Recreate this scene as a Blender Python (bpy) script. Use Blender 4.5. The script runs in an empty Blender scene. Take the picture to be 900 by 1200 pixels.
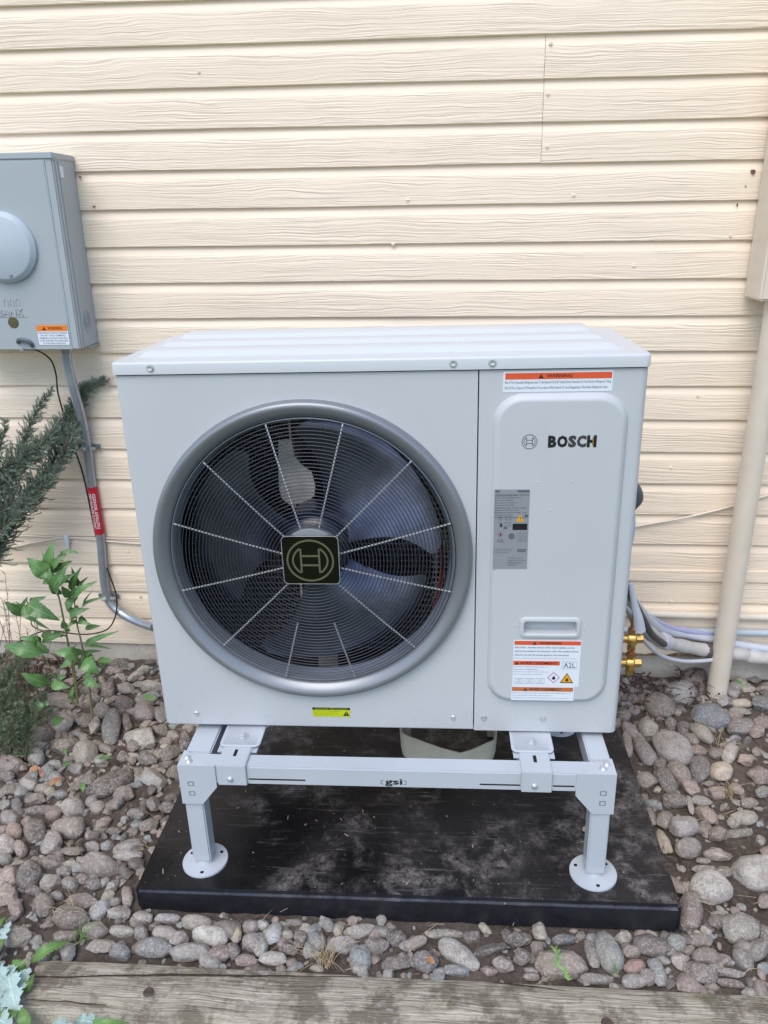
import bpy, bmesh, math, random
from mathutils import Vector, Matrix, noise
import numpy as np

# ------------------------------------------------------------------ camera, sky, sun, exposure
scene = bpy.context.scene
COL = scene.collection
R = math.radians
cam_data = bpy.data.cameras.new('camera')
cam = bpy.data.objects.new('camera', cam_data); COL.objects.link(cam)
cam_data.sensor_fit = 'VERTICAL'; cam_data.sensor_height = 24.0
cam_data.lens = 907.27 / 1200 * 24
cam_data.clip_start = 0.02; cam_data.clip_end = 500
CAM = Vector((0.1038, -1.4184, 1.0347))
pitch, roll, yaw = .3576, -.0140, .0719
fw = Vector((-math.sin(yaw)*math.cos(pitch), math.cos(yaw)*math.cos(pitch), -math.sin(pitch)))
r0 = Vector((math.cos(yaw), math.sin(yaw), 0)); u0 = r0.cross(fw)
rr = r0*math.cos(roll) + u0*math.sin(roll); uu = -r0*math.sin(roll) + u0*math.cos(roll)
cam.matrix_world = Matrix(((rr.x, uu.x, -fw.x, CAM.x), (rr.y, uu.y, -fw.y, CAM.y), (rr.z, uu.z, -fw.z, CAM.z), (0, 0, 0, 1)))
scene.camera = cam

SUN_EL, SUN_AZ = R(56), R(200)          # azimuth clockwise from +Y; the sun stands behind and left of the camera
world = bpy.data.worlds.new('World'); scene.world = world; world.use_nodes = True
wn = world.node_tree; sky = wn.nodes.new('ShaderNodeTexSky'); sky.sky_type = 'NISHITA'; sky.sun_disc = False
sky.sun_elevation = SUN_EL; sky.sun_rotation = SUN_AZ
sky.air_density = 1.0; sky.dust_density = 1.2; sky.ozone_density = 1.0
wn.links.new(sky.outputs[0], wn.nodes['Background'].inputs[0]); wn.nodes['Background'].inputs[1].default_value = 0.14
sun_d = bpy.data.lights.new('sun', 'SUN'); sun_d.energy = 1.25; sun_d.angle = R(42); sun_d.color = (1.0, .96, .90)
sun = bpy.data.objects.new('sun', sun_d); COL.objects.link(sun)
sd = Vector((math.sin(SUN_AZ)*math.cos(SUN_EL), math.cos(SUN_AZ)*math.cos(SUN_EL), math.sin(SUN_EL)))
sun.rotation_euler = sd.to_track_quat('Z', 'Y').to_euler(); sun.location = (0, -3, 5)
scene.view_settings.view_transform = 'Standard'; scene.view_settings.look = 'None'
scene.view_settings.exposure = 0.70; scene.view_settings.gamma = 1.0

rnd = random.Random(11)

# ------------------------------------------------------------------ materials
def mat(name, col, rough=.5, metal=0., spec=.5, noise_amt=0., noise_scale=20., bump=0., bump_scale=60., bump_dist=.001, coat=0.):
    m = bpy.data.materials.new(name); m.use_nodes = True; nt = m.node_tree; b = nt.nodes['Principled BSDF']
    b.inputs['Base Color'].default_value = (*col, 1); b.inputs['Roughness'].default_value = rough
    b.inputs['Metallic'].default_value = metal; b.inputs['Specular IOR Level'].default_value = spec
    b.inputs['Coat Weight'].default_value = coat
    if noise_amt or bump:
        tc = nt.nodes.new('ShaderNodeTexCoord')
    if noise_amt:
        n = nt.nodes.new('ShaderNodeTexNoise'); n.inputs['Scale'].default_value = noise_scale; n.inputs['Detail'].default_value = 6
        nt.links.new(tc.outputs['Object'], n.inputs['Vector'])
        mp = nt.nodes.new('ShaderNodeMapRange'); mp.inputs[1].default_value = .3; mp.inputs[2].default_value = .7
        mp.inputs[3].default_value = 1-noise_amt; mp.inputs[4].default_value = 1+noise_amt
        nt.links.new(n.outputs['Fac'], mp.inputs[0])
        mx = nt.nodes.new('ShaderNodeVectorMath'); mx.operation = 'SCALE'; mx.inputs[0].default_value = col
        nt.links.new(mp.outputs[0], mx.inputs['Scale']); nt.links.new(mx.outputs[0], b.inputs['Base Color'])
    if bump:
        n2 = nt.nodes.new('ShaderNodeTexNoise'); n2.inputs['Scale'].default_value = bump_scale; n2.inputs['Detail'].default_value = 8
        nt.links.new(tc.outputs['Object'], n2.inputs['Vector'])
        bp = nt.nodes.new('ShaderNodeBump'); bp.inputs['Strength'].default_value = bump; bp.inputs['Distance'].default_value = bump_dist
        nt.links.new(n2.outputs['Fac'], bp.inputs['Height']); nt.links.new(bp.outputs[0], b.inputs['Normal'])
    return m

class NT:
    """small node-graph helper"""
    def __init__(s, name):
        s.m = bpy.data.materials.new(name); s.m.use_nodes = True; s.t = s.m.node_tree; s.b = s.t.nodes['Principled BSDF']
    def n(s, typ, **kw):
        x = s.t.nodes.new('ShaderNode'+typ)
        for k, v in kw.items(): setattr(x, k, v)
        return x
    def l(s, a, b): s.t.links.new(a, b)
    def noise(s, vec, scale, detail=6, rough=.55, dist=0.):
        x = s.n('TexNoise'); x.inputs['Scale'].default_value = scale; x.inputs['Detail'].default_value = detail
        x.inputs['Roughness'].default_value = rough; x.inputs['Distortion'].default_value = dist
        if vec is not None: s.l(vec, x.inputs['Vector'])
        return x.outputs['Fac']
    def mapr(s, v, a, b, c, d):
        x = s.n('MapRange'); s.l(v, x.inputs[0])
        for i, q in enumerate((a, b, c, d)): x.inputs[i+1].default_value = q
        return x.outputs[0]
    def mix(s, f, a, b, mode='MIX'):
        x = s.n('Mix', data_type='RGBA', blend_type=mode)
        for inp, v in ((x.inputs[0], f), (x.inputs[6], a), (x.inputs[7], b)):
            if isinstance(v, (int, float)): inp.default_value = v
            elif isinstance(v, tuple): inp.default_value = (*v, 1)
            else: s.l(v, inp)
        return x.outputs[2]
    def bump(s, h, strength, dist, normal=None):
        x = s.n('Bump'); x.inputs['Strength'].default_value = strength; x.inputs['Distance'].default_value = dist
        s.l(h, x.inputs['Height'])
        if normal is not None: s.l(normal, x.inputs['Normal'])
        return x.outputs[0]
    def math(s, op, a, b=None):
        x = s.n('Math', operation=op)
        for i, v in enumerate((a, b)):
            if v is None: continue
            if isinstance(v, (int, float)): x.inputs[i].default_value = v
            else: s.l(v, x.inputs[i])
        return x.outputs[0]
    def scalev(s, vec, sc, off=None):
        x = s.n('Mapping'); s.l(vec, x.inputs['Vector']); x.inputs['Scale'].default_value = sc
        if off is not None: s.l(off, x.inputs['Location'])
        return x.outputs[0]

def siding_material():
    g = NT('cream_wood_siding_paint'); tc = g.n('TexCoord'); oi = g.n('ObjectInfo')
    cx = g.n('CombineXYZ'); r1 = g.math('MULTIPLY', oi.outputs['Random'], 37.); g.l(r1, cx.inputs[0]); g.l(g.math('MULTIPLY', oi.outputs['Random'], 91.), cx.inputs[1]); g.l(r1, cx.inputs[2])
    va = g.n('VectorMath', operation='ADD'); g.l(tc.outputs['Object'], va.inputs[0]); g.l(cx.outputs[0], va.inputs[1])
    P = va.outputs[0]
    # slow wander of the grain lines up and down the board
    w = g.noise(g.scalev(P, (2.2, 1, 9.)), 1.0, 3)
    w2 = g.noise(g.scalev(P, (9, 1, 26.)), 1.0, 2)
    sx = g.n('SeparateXYZ'); g.l(P, sx.inputs[0])
    z = g.math('ADD', g.math('ADD', sx.outputs[2], g.math('MULTIPLY', w, .050)), g.math('MULTIPLY', w2, .008))
    cb = g.n('CombineXYZ'); g.l(g.math('MULTIPLY', sx.outputs[0], 2.4), cb.inputs[0]); g.l(g.math('MULTIPLY', z, 190.), cb.inputs[2])
    grain = g.noise(cb.outputs[0], 1.0, 3, .6)
    gr = g.mapr(grain, .36, .62, 0, 1)
    # smooth planed band at the head of each board: no grain there (attribute height = UV v)
    uv = g.n('UVMap'); su = g.n('SeparateXYZ'); g.l(uv.outputs[0], su.inputs[0])
    mask = g.mapr(su.outputs[1], .74, .80, 1, .06)
    patch = g.mapr(g.noise(g.scalev(P, (5., 1, 14.)), 1., 3), .4, .6, .35, 1)
    h = g.math('MULTIPLY', g.math('MULTIPLY', gr, mask), patch)
    fine = g.noise(g.scalev(P, (25, 60, 500)), 1., 3)
    hh = g.math('ADD', h, g.math('MULTIPLY', fine, .12))
    g.l(g.bump(hh, .62, .0022), g.b.inputs['Normal'])
    dirt = g.mapr(g.noise(g.scalev(P, (2, 1, 6)), 1., 6), .35, .7, 0, 1)
    base = g.mix(dirt, (.92, .780, .620), (.88, .735, .58))
    grime = g.mapr(g.noise(tc.outputs['Object'], 22., 8, .7), .66, .80, 0, .4)
    base = g.mix(grime, base, (.45, .38, .30))
    g.l(base, g.b.inputs['Base Color']); g.b.inputs['Roughness'].default_value = .48; g.b.inputs['Specular IOR Level'].default_value = .35
    return g.m

def rock_material():
    g = NT('river_rock'); tc = g.n('TexCoord'); oi = g.n('ObjectInfo'); geo = g.n('NewGeometry')
    va = g.n('VectorMath', operation='ADD'); g.l(geo.outputs['Position'], va.inputs[0])
    cx = g.n('CombineXYZ')
    for i in range(3): g.l(g.math('MULTIPLY', oi.outputs['Random'], 10.+7*i), cx.inputs[i])
    g.l(cx.outputs[0], va.inputs[1]); P = va.outputs[0]
    n1 = g.noise(P, 26., 6, .6); n2 = g.noise(P, 170., 5, .7); n3 = g.noise(P, 420., 3, .7)
    c = g.mix(g.mapr(n1, .35, .68, 0, .75), oi.outputs['Color'], (.34, .29, .25), 'MULTIPLY')
    c = g.mix(g.mapr(n1, .62, .42, 0, .85), oi.outputs['Color'], g.mix(.55, oi.outputs['Color'], (.30, .25, .21)))
    # mineral speckle; alpha of the object colour drives how strong
    c = g.mix(g.mapr(n2, .50, .60, 0, .8), c, g.mix(.6, oi.outputs['Color'], (.62, .58, .55)))
    sp = g.math('MULTIPLY', g.mapr(n3, .53, .62, 0, .85), g.mapr(g.math('FRACT', g.math('MULTIPLY', oi.outputs['Random'], 13.)), 0, 1, .2, 1))
    c = g.mix(sp, c, (.045, .04, .04))
    # pale mineral veins on some
    v = g.n('TexVoronoi', feature='DISTANCE_TO_EDGE'); v.inputs['Scale'].default_value = 16.; 
    vv = g.n('VectorMath', operation='ADD'); g.l(P, vv.inputs[0]); nn = g.n('TexNoise'); nn.inputs['Scale'].default_value = 20; g.l(P, nn.inputs['Vector'])
    sc = g.n('VectorMath', operation='SCALE'); g.l(nn.outputs['Color'], sc.inputs[0]); sc.inputs['Scale'].default_value = .06; g.l(sc.outputs[0], vv.inputs[1]); g.l(vv.outputs[0], v.inputs['Vector'])
    veins = g.math('MULTIPLY', g.mapr(v.outputs['Distance'], 0, .02, .55, 0), g.mapr(g.math('FRACT', g.math('MULTIPLY', oi.outputs['Random'], 29.)), .5, .7, 0, 1))
    c = g.mix(veins, c, (.55, .5, .46))
    dust = g.mapr(g.noise(P, 55., 8, .7), .48, .64, 0, .6)
    c = g.mix(dust, c, (.26, .21, .175))
    g.l(c, g.b.inputs['Base Color']); g.b.inputs['Roughness'].default_value = .72; g.b.inputs['Specular IOR Level'].default_value = .35
    h = g.math('ADD', g.math('MULTIPLY', n1, 1.), g.math('MULTIPLY', n2, .28))
    g.l(g.bump(g.math('ADD', h, g.math('MULTIPLY', n3, .12)), .9, .010), g.b.inputs['Normal'])
    return g.m

def soil_material():
    g = NT('soil_ground'); geo = g.n('NewGeometry'); P = geo.outputs['Position']
    n1 = g.noise(P, 9., 8, .65); n2 = g.noise(P, 90., 8, .75); n3 = g.noise(P, 300., 4, .7)
    c = g.mix(g.mapr(n1, .35, .65, 0, 1), (.070, .055, .045), (.17, .138, .115))
    c = g.mix(g.mapr(n2, .5, .66, 0, .8), c, (.24, .19, .16))
    c = g.mix(g.mapr(n3, .62, .7, 0, .5), c, (.4, .34, .28))
    s = g.n('SeparateXYZ'); g.l(P, s.inputs[0])
    lawn = g.mapr(g.math('ADD', s.outputs[1], g.math('MULTIPLY', n1, .1)), -.45, -.60, 0, 1)
    c = g.mix(lawn, c, g.mix(n2, (.06, .10, .03), (.16, .17, .07)))
    g.l(c, g.b.inputs['Base Color']); g.b.inputs['Roughness'].default_value = .95; g.b.inputs['Specular IOR Level'].default_value = .15
    g.l(g.bump(g.math('ADD', n2, g.math('MULTIPLY', n3, .5)), .9, .008), g.b.inputs['Normal'])
    return g.m

def pad_material():
    g = NT('black_plastic_pad'); tc = g.n('TexCoord'); P = tc.outputs['Object']
    n1 = g.noise(P, 3.2, 6, .6, .6); n2 = g.noise(P, 22., 10, .72, 1.2); n3 = g.noise(P, 260., 4, .7)
    geo = g.n('NewGeometry'); s = g.n('SeparateXYZ'); g.l(geo.outputs['Normal'], s.inputs[0])
    up = g.mapr(s.outputs[2], .6, .95, .06, 1)
    area = g.mapr(n1, .455, .60, 0, 1)
    n4 = g.noise(P, 48., 12, .82, .25); n5 = g.noise(P, 15., 6, .6, .3)
    blot = g.math('MULTIPLY', g.math('MULTIPLY', area, g.mapr(n5, .43, .58, 0, 1)), g.mapr(n4, .42, .60, 0, 1))
    rot = g.n('Mapping'); g.l(P, rot.inputs['Vector']); rot.inputs['Rotation'].default_value = (0, 0, .5); rot.inputs['Scale'].default_value = (9, 120, 9)
    st = g.math('MULTIPLY', g.mapr(g.noise(rot.outputs[0], 1., 6, .7, .8), .57, .70, 0, .75), g.mapr(n1, .38, .52, 0, 1))
    rot2 = g.n('Mapping'); g.l(P, rot2.inputs['Vector']); rot2.inputs['Rotation'].default_value = (0, 0, -.7); rot2.inputs['Scale'].default_value = (7, 150, 9)
    st2 = g.math('MULTIPLY', g.mapr(g.noise(rot2.outputs[0], 1., 6, .7, .8), .64, .74, 0, .45), g.mapr(n5, .4, .6, 0, 1))
    f = g.math('MULTIPLY', g.math('MAXIMUM', blot, g.math('MAXIMUM', st, st2)), up)
    f = g.math('MULTIPLY', f, g.mapr(n3, .35, .6, .45, 1))
    haze = g.mapr(g.noise(P, 5., 6), .4, .65, 0, 1)
    base = g.mix(g.math('MULTIPLY', haze, up), (.0075, .0070, .0085), (.022, .020, .021))
    c = g.mix(g.math('MULTIPLY', f, .75), base, (.34, .31, .30))
    # front top edge: sky highlight painted into the colour, broken up like scuffing
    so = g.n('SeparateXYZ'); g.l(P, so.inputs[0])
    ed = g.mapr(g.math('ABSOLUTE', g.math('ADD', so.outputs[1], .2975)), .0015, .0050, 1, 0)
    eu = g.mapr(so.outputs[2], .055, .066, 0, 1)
    glint_scuff = g.math('MULTIPLY', g.math('MULTIPLY', ed, g.mapr(g.noise(P, 30., 6, .7), .35, .6, .45, 1)), .75)
    c = g.mix(glint_scuff, c, (.10, .115, .15))
    specks = g.math('MULTIPLY', g.mapr(g.noise(P, 110., 3), .71, .74, 0, .8), up)
    c = g.mix(specks, c, (.4, .33, .26))
    g.l(c, g.b.inputs['Base Color']); g.l(g.mapr(g.math('MAXIMUM', f, haze), 0, 1, .26, .55), g.b.inputs['Roughness'])
    g.b.inputs['Specular IOR Level'].default_value = .35
    g.l(g.bump(g.noise(P, 340., 3), .25, .0008), g.b.inputs['Normal'])
    return g.m

def timber_material():
    g = NT('weathered_timber'); tc = g.n('TexCoord'); P = tc.outputs['Object']
    wander = g.noise(g.scalev(P, (3, 6, 6)), 1.5, 4)
    s = g.n('SeparateXYZ'); g.l(P, s.inputs[0])
    cb = g.n('CombineXYZ'); g.l(g.math('MULTIPLY', s.outputs[0], 7.), cb.inputs[0])
    g.l(g.math('MULTIPLY', g.math('ADD', s.outputs[1], g.math('MULTIPLY', wander, .03)), 330.), cb.inputs[1]); g.l(g.math('MULTIPLY', s.outputs[2], 250.), cb.inputs[2])
    grain = g.noise(cb.outputs[0], 1., 5, .65)
    n1 = g.noise(P, 14., 8, .7); n2 = g.noise(g.scalev(P, (60, 140, 120)), 1., 5, .7)
    c = g.mix(g.mapr(grain, .35, .65, 0, 1), (.26, .225, .17), (.68, .61, .49))
    c = g.mix(g.mapr(n1, .47, .58, 0, .75), c, (.15, .125, .09))
    c = g.mix(g.math('MULTIPLY', g.mapr(n2, .55, .64, 0, .6), g.mapr(g.noise(P, 6., 4), .4, .55, 0, 1)), c, (.62, .61, .57))
    c = g.mix(g.mapr(g.noise(P, 10., 6, .7), .60, .72, 0, .6), c, (.20, .22, .09))
    g.l(c, g.b.inputs['Base Color']); g.b.inputs['Roughness'].default_value = .9; g.b.inputs['Specular IOR Level'].default_value = .2
    h = g.math('ADD', grain, g.math('MULTIPLY', n2, .5))
    g.l(g.bump(h, 1., .0060), g.b.inputs['Normal'])
    return g.m

def foundation_material():
    g = NT('grey_painted_foundation'); tc = g.n('TexCoord'); P = tc.outputs['Object']
    n1 = g.noise(P, 7., 8, .65); n2 = g.noise(P, 60., 8, .7)
    c = g.mix(g.mapr(n1, .35, .65, 0, 1), (.62, .565, .48), (.46, .42, .37))
    c = g.mix(g.mapr(n2, .60, .68, 0, .7), c, (.15, .12, .10))
    g.l(c, g.b.inputs['Base Color']); g.b.inputs['Roughness'].default_value = .85
    g.l(g.bump(g.math('ADD', n1, n2), .7, .006), g.b.inputs['Normal'])
    return g.m

def leaf_material(name, c1, c2, rough=.45, vein=True):
    g = NT(name); tc = g.n('TexCoord'); oi = g.n('ObjectInfo'); uv = g.n('UVMap')
    s = g.n('SeparateXYZ'); g.l(uv.outputs[0], s.inputs[0])
    n1 = g.noise(tc.outputs['Object'], 60., 4); c = g.mix(g.mapr(n1, .3, .7, 0, 1), c1, c2)
    c = g.mix(g.mapr(oi.outputs['Random'], 0, 1, 0, .6), c, tuple(min(1, x*1.5+.01) for x in c2))
    if vein:
        d = g.math('ABSOLUTE', g.math('SUBTRACT', s.outputs[0], .5))
        mid = g.mapr(d, .0, .035, .8, 0)
        w = g.math('FRACT', g.math('SUBTRACT', g.math('MULTIPLY', s.outputs[1], 7.), g.math('MULTIPLY', d, 5.)))
        side = g.mapr(g.math('ABSOLUTE', g.math('SUBTRACT', w, .5)), 0, .10, .45, 0)
        c = g.mix(g.math('MAXIMUM', mid, side), c, tuple(min(1, x*2.1+.03) for x in c2))
        g.l(g.bump(g.math('MAXIMUM', mid, side), .6, .001), g.b.inputs['Normal'])
    g.l(c, g.b.inputs['Base Color']); g.b.inputs['Roughness'].default_value = rough
    g.b.inputs['Subsurface Weight'].default_value = .0
    g.b.inputs['Transmission Weight'].default_value = 0
    return g.m

M = {}
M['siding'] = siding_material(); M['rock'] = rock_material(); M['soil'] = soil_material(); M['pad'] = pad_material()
M['timber'] = timber_material(); M['foundation'] = foundation_material()
M['sheathing'] = mat('wall_core', (.3, .26, .2), .9)
def unit_paint():
    g = NT('unit_powder_coat'); tc = g.n('TexCoord'); P = tc.outputs['Object']
    n = g.noise(g.scalev(P, (9, 9, 1.2)), 1., 6, .6); n2 = g.noise(P, 3., 4); sp = g.noise(P, 150., 3, .6); s = g.n('SeparateXYZ'); g.l(P, s.inputs[0])
    c = g.mix(g.mapr(n2, .35, .65, 0, 1), (.515, .535, .560), (.54, .56, .582))
    c = g.mix(g.mapr(n, .55, .75, 0, .22), c, (.46, .47, .47))
    low = g.mapr(s.outputs[2], .16, .0, 0, 1)
    splash = g.math('MULTIPLY', g.mapr(sp, .60, .68, 0, .55), low)
    c = g.mix(splash, c, (.33, .29, .24))
    c = g.mix(g.math('MULTIPLY', low, g.mapr(g.noise(P, 12., 5), .4, .7, 0, .25)), c, (.42, .39, .35))
    g.l(c, g.b.inputs['Base Color']); g.l(g.mapr(n, .4, .7, .36, .48), g.b.inputs['Roughness'])
    g.l(g.bump(g.noise(P, 4., 2), .25, .0012), g.b.inputs['Normal'])
    return g.m
M['unit'] = unit_paint()
M['unit_plain'] = mat('unit_powder_coat', (.525, .545, .570), .40, noise_amt=.03, noise_scale=5, bump=.05, bump_scale=900, bump_dist=.0003)
M['lid'] = mat('unit_lid_paint', (.58, .605, .635), .34, bump=.05, bump_scale=900, bump_dist=.0003)
M['stand'] = mat('stand_white_powder_coat', (.49, .525, .57), .36, noise_amt=.03, noise_scale=8, bump=.08, bump_scale=700, bump_dist=.0003)
M['bezel'] = mat('grey_bezel_plastic', (.25, .265, .29), .36, metal=.45)
M['shroud'] = mat('shroud_metal_shaded', (.10, .11, .13), .35, metal=.3)  # darker copy: shade deeper in the shroud put into the colour
M['shroudlit'] = mat('shroud_metal_lit', (.33, .36, .41), .3, metal=.5)  # lighter copy of the shroud metal for its lit front rim
M['wire'] = mat('grille_wire', (.075, .082, .105), .35, metal=.45)
M['spoke'] = mat('spoke_wire', (.62, .63, .66), .3, metal=.5)
M['blade'] = mat('fan_blade_plastic', (.11, .12, .175), .27, metal=.8, spec=.5, noise_amt=.35, noise_scale=18, bump=.06, bump_scale=25, bump_dist=.004)
M['hub'] = mat('fan_hub', (.012, .015, .035), .25, spec=.7)
M['dark'] = mat('dark_void', (.006, .006, .008), .8)
M['interior'] = mat('unit_interior', (.018, .018, .02), .6)
M['coil'] = mat('coil_fins', (.40, .38, .38), .4, metal=.4)
M['coilred'] = mat('red_wire', (.26, .02, .02), .4)
M['bracket'] = mat('motor_bracket', (.50, .46, .41), .45, noise_amt=.25, noise_scale=25)
M['badge'] = mat('badge_plate', (.004, .0045, .0035), .14, spec=.5)
M['badge_line'] = mat('badge_relief', (.10, .115, .06), .4)
M['screw'] = mat('zinc_screw', (.58, .60, .62), .35, metal=.5)
M['steel'] = mat('galvanised_steel', (.36, .39, .43), .33, metal=.65, noise_amt=.12, noise_scale=40)
M['emt'] = mat('galvanised_conduit', (.42, .46, .52), .32, metal=.6, noise_amt=.12, noise_scale=25)
M['meter'] = mat('meter_grey_enamel', (.39, .43, .455), .38, noise_amt=.03, noise_scale=10, bump=.05, bump_scale=400, bump_dist=.0003)
M['meterlid'] = mat('meter_cover_grey', (.46, .52, .58), .35)
M['seal'] = mat('brass_seal', (.13, .115, .06), .45, metal=.5, noise_amt=.4, noise_scale=120)
M['brass'] = mat('brass', (.60, .40, .13), .33, metal=.85, noise_amt=.15, noise_scale=90)
M['copper'] = mat('copper', (.50, .25, .12), .35, metal=.9)
M['white_label'] = mat('label_white', (.74, .78, .84), .4)
M['spec_label'] = mat('label_silver', (.27, .285, .31), .4)
M['orange'] = mat('label_orange_red', (.72, .10, .03), .45)
M['orange2'] = mat('label_orange', (.85, .22, .01), .45)
M['brownorange'] = mat('label_faded_orange', (.52, .16, .05), .5)
M['red'] = mat('sticker_red', (.55, .01, .03), .45)
M['ink'] = mat('black_ink', (.012, .012, .014), .4)
M['inkdark'] = mat('dark_grey_ink', (.045, .045, .048), .45)
M['inkgrey'] = mat('grey_ink', (.10, .12, .15), .5)
M['gold'] = mat('gold_foil', (.45, .30, .05), .35, metal=.5)
M['yellow'] = mat('label_yellow', (.52, .60, .01), .4)
M['amber'] = mat('sign_amber', (.80, .38, .01), .4)
M['magenta'] = mat('sign_magenta', (.45, .04, .25), .4)
M['navy'] = mat('label_navy', (.03, .06, .15), .4)
M['blackcable'] = mat('black_cable', (.018, .016, .016), .5)
M['cream'] = mat('cream_painted_metal', (.70, .625, .52), .42, noise_amt=.06, noise_scale=12, bump=.15, bump_scale=90, bump_dist=.001)
M['lav'] = mat('lavender_tube', (.42, .44, .68), .35)
M['foam'] = mat('line_insulation', (.52, .50, .47), .6, noise_amt=.12, noise_scale=30, bump=.3, bump_scale=50, bump_dist=.003)
M['tape'] = mat('white_vinyl_tape', (.56, .58, .64), .35, bump=.4, bump_scale=35, bump_dist=.004)
M['darktape'] = mat('dark_insulation', (.10, .085, .085), .6)
M['greentube'] = mat('green_wire', (.22, .36, .34), .4)
M['hose'] = mat('grey_hose', (.10, .105, .115), .45)
M['tray'] = mat('beige_plastic', (.60, .56, .46), .42, noise_amt=.08, noise_scale=30)
M['nail'] = mat('rusty_nail', (.10, .07, .06), .6, metal=.3, noise_amt=.4, noise_scale=200)
M['chip'] = mat('bare_wood_spot', (.16, .09, .07), .8)
M['peeled'] = mat('peeled_wood', (.22, .15, .10), .9, noise_amt=.7, noise_scale=90, bump=.8, bump_scale=80, bump_dist=.003)
M['crack'] = mat('crack_shadowed_wood', (.035, .028, .02), .9)
M['bark'] = mat('juniper_bark', (.13, .085, .06), .85, noise_amt=.3, noise_scale=60, bump=.5, bump_scale=80, bump_dist=.002)
M['stem'] = mat('plant_stem', (.16, .17, .07), .6, noise_amt=.2, noise_scale=40)
M['drytwig'] = mat('dry_twig', (.22, .145, .11), .8, noise_amt=.3, noise_scale=50)
M['straw'] = mat('dry_grass', (.46, .36, .22), .7, noise_amt=.3, noise_scale=90)
M['mulch'] = mat('bark_mulch', (.085, .05, .04), .85, noise_amt=.5, noise_scale=40)
M['leaf'] = leaf_material('green_leaf', (.045, .115, .03), (.10, .20, .06), .30)
M['leafdry'] = leaf_material('orange_dry_leaf', (.30, .14, .07), (.36, .19, .10), .6, False)
M['thistle'] = leaf_material('thistle_leaf', (.20, .30, .27), (.33, .43, .40), .55)
M['dandelion'] = leaf_material('dandelion_leaf', (.075, .16, .035), (.12, .23, .055), .4)
M['lichen'] = mat('lichen_growth', (.12, .22, .05), .8, noise_amt=.3, noise_scale=150)

def needle_material(name, c1, c2, c3):
    g = NT(name); geo = g.n('NewGeometry')
    n = g.noise(geo.outputs['Position'], 14., 3); n2 = g.noise(geo.outputs['Position'], 240., 2)
    c = g.mix(g.mapr(n, .35, .65, 0, 1), c1, c2); c = g.mix(g.mapr(n2, .45, .62, 0, .8), c, c3)
    g.l(c, g.b.inputs['Base Color']); g.b.inputs['Roughness'].default_value = .6
    return g.m
M['juniper'] = needle_material('juniper_needles', (.13, .18, .12), (.22, .29, .215), (.42, .49, .39))
M['juniper2'] = needle_material('low_juniper_needles', (.10, .15, .075), (.17, .23, .12), (.33, .38, .25))

# ------------------------------------------------------------------ object helpers
TILT = -.0145                               # unit, stand and pad lean together
RT = Matrix.Rotation(TILT, 4, 'Y')
BASE = {}

def tag(o, label=None, cat=None, group=None, kind=None):
    if label: o['label'] = label
    if cat: o['category'] = cat
    if group: o['group'] = group
    if kind: o['kind'] = kind
    return o

def thing(name, label, cat, base=(0, 0, 0), tilt=False, group=None):
    o = bpy.data.objects.new(name, None); COL.objects.link(o); o.empty_display_size = .05
    b = Vector(base)
    if tilt: o.location = RT @ b; o.rotation_euler = (0, TILT, 0)
    else: o.location = b
    BASE[o.name] = b
    return tag(o, label, cat, group)

def obj(name, bm, m, parent=None, smooth=35, label=None, base=None, tilt=False):
    """link a bmesh (in world or tilted-frame coordinates) as ONE object"""
    me = bpy.data.meshes.new(name)
    b = Vector((0, 0, 0))
    if parent is not None: b = BASE[parent.name]
    elif base is not None: b = Vector(base)
    if b.length: bmesh.ops.translate(bm, verts=bm.verts, vec=-b)
    bm.normal_update(); bm.to_mesh(me); bm.free()
    me.materials.append(m)
    if smooth:
        me.polygons.foreach_set('use_smooth', [True]*len(me.polygons))
        if smooth < 180: me.set_sharp_from_angle(angle=R(smooth))
    o = bpy.data.objects.new(name, me); COL.objects.link(o)
    if parent is not None: o.parent = parent; BASE[o.name] = b
    else:
        BASE[o.name] = b
        if tilt: o.location = RT @ b; o.rotation_euler = (0, TILT, 0)
        else: o.location = b
    if label: o['label'] = label
    return o

def box(bm, x0, x1, y0, y1, z0, z1, bev=0., seg=2):
    mtx = Matrix.Translation(((x0+x1)/2, (y0+y1)/2, (z0+z1)/2)) @ Matrix.Diagonal((abs(x1-x0), abs(y1-y0), abs(z1-z0), 1))
    r = bmesh.ops.create_cube(bm, size=1, matrix=mtx)
    if bev:
        es = {e for v in r['verts'] for e in v.link_edges}
        bmesh.ops.bevel(bm, geom=list(es), offset=bev, segments=seg, affect='EDGES', clamp_overlap=True)
    return bm

def B(*a, **k):
    bm = bmesh.new()
    if a: box(bm, *a, **k)
    return bm

def smooth_path(pts, n=6):
    P = [Vector(p) for p in pts]
    if len(P) < 3: return P
    out = []
    for i in range(len(P)-1):
        p0 = P[max(i-1, 0)]; p1 = P[i]; p2 = P[i+1]; p3 = P[min(i+2, len(P)-1)]
        for k in range(n):
            t = k/n
            out.append(.5*((2*p1)+(-p0+p2)*t+(2*p0-5*p1+4*p2-p3)*t*t+(-p0+3*p1-3*p2+p3)*t*t*t))
    out.append(P[-1]); return out

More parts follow.
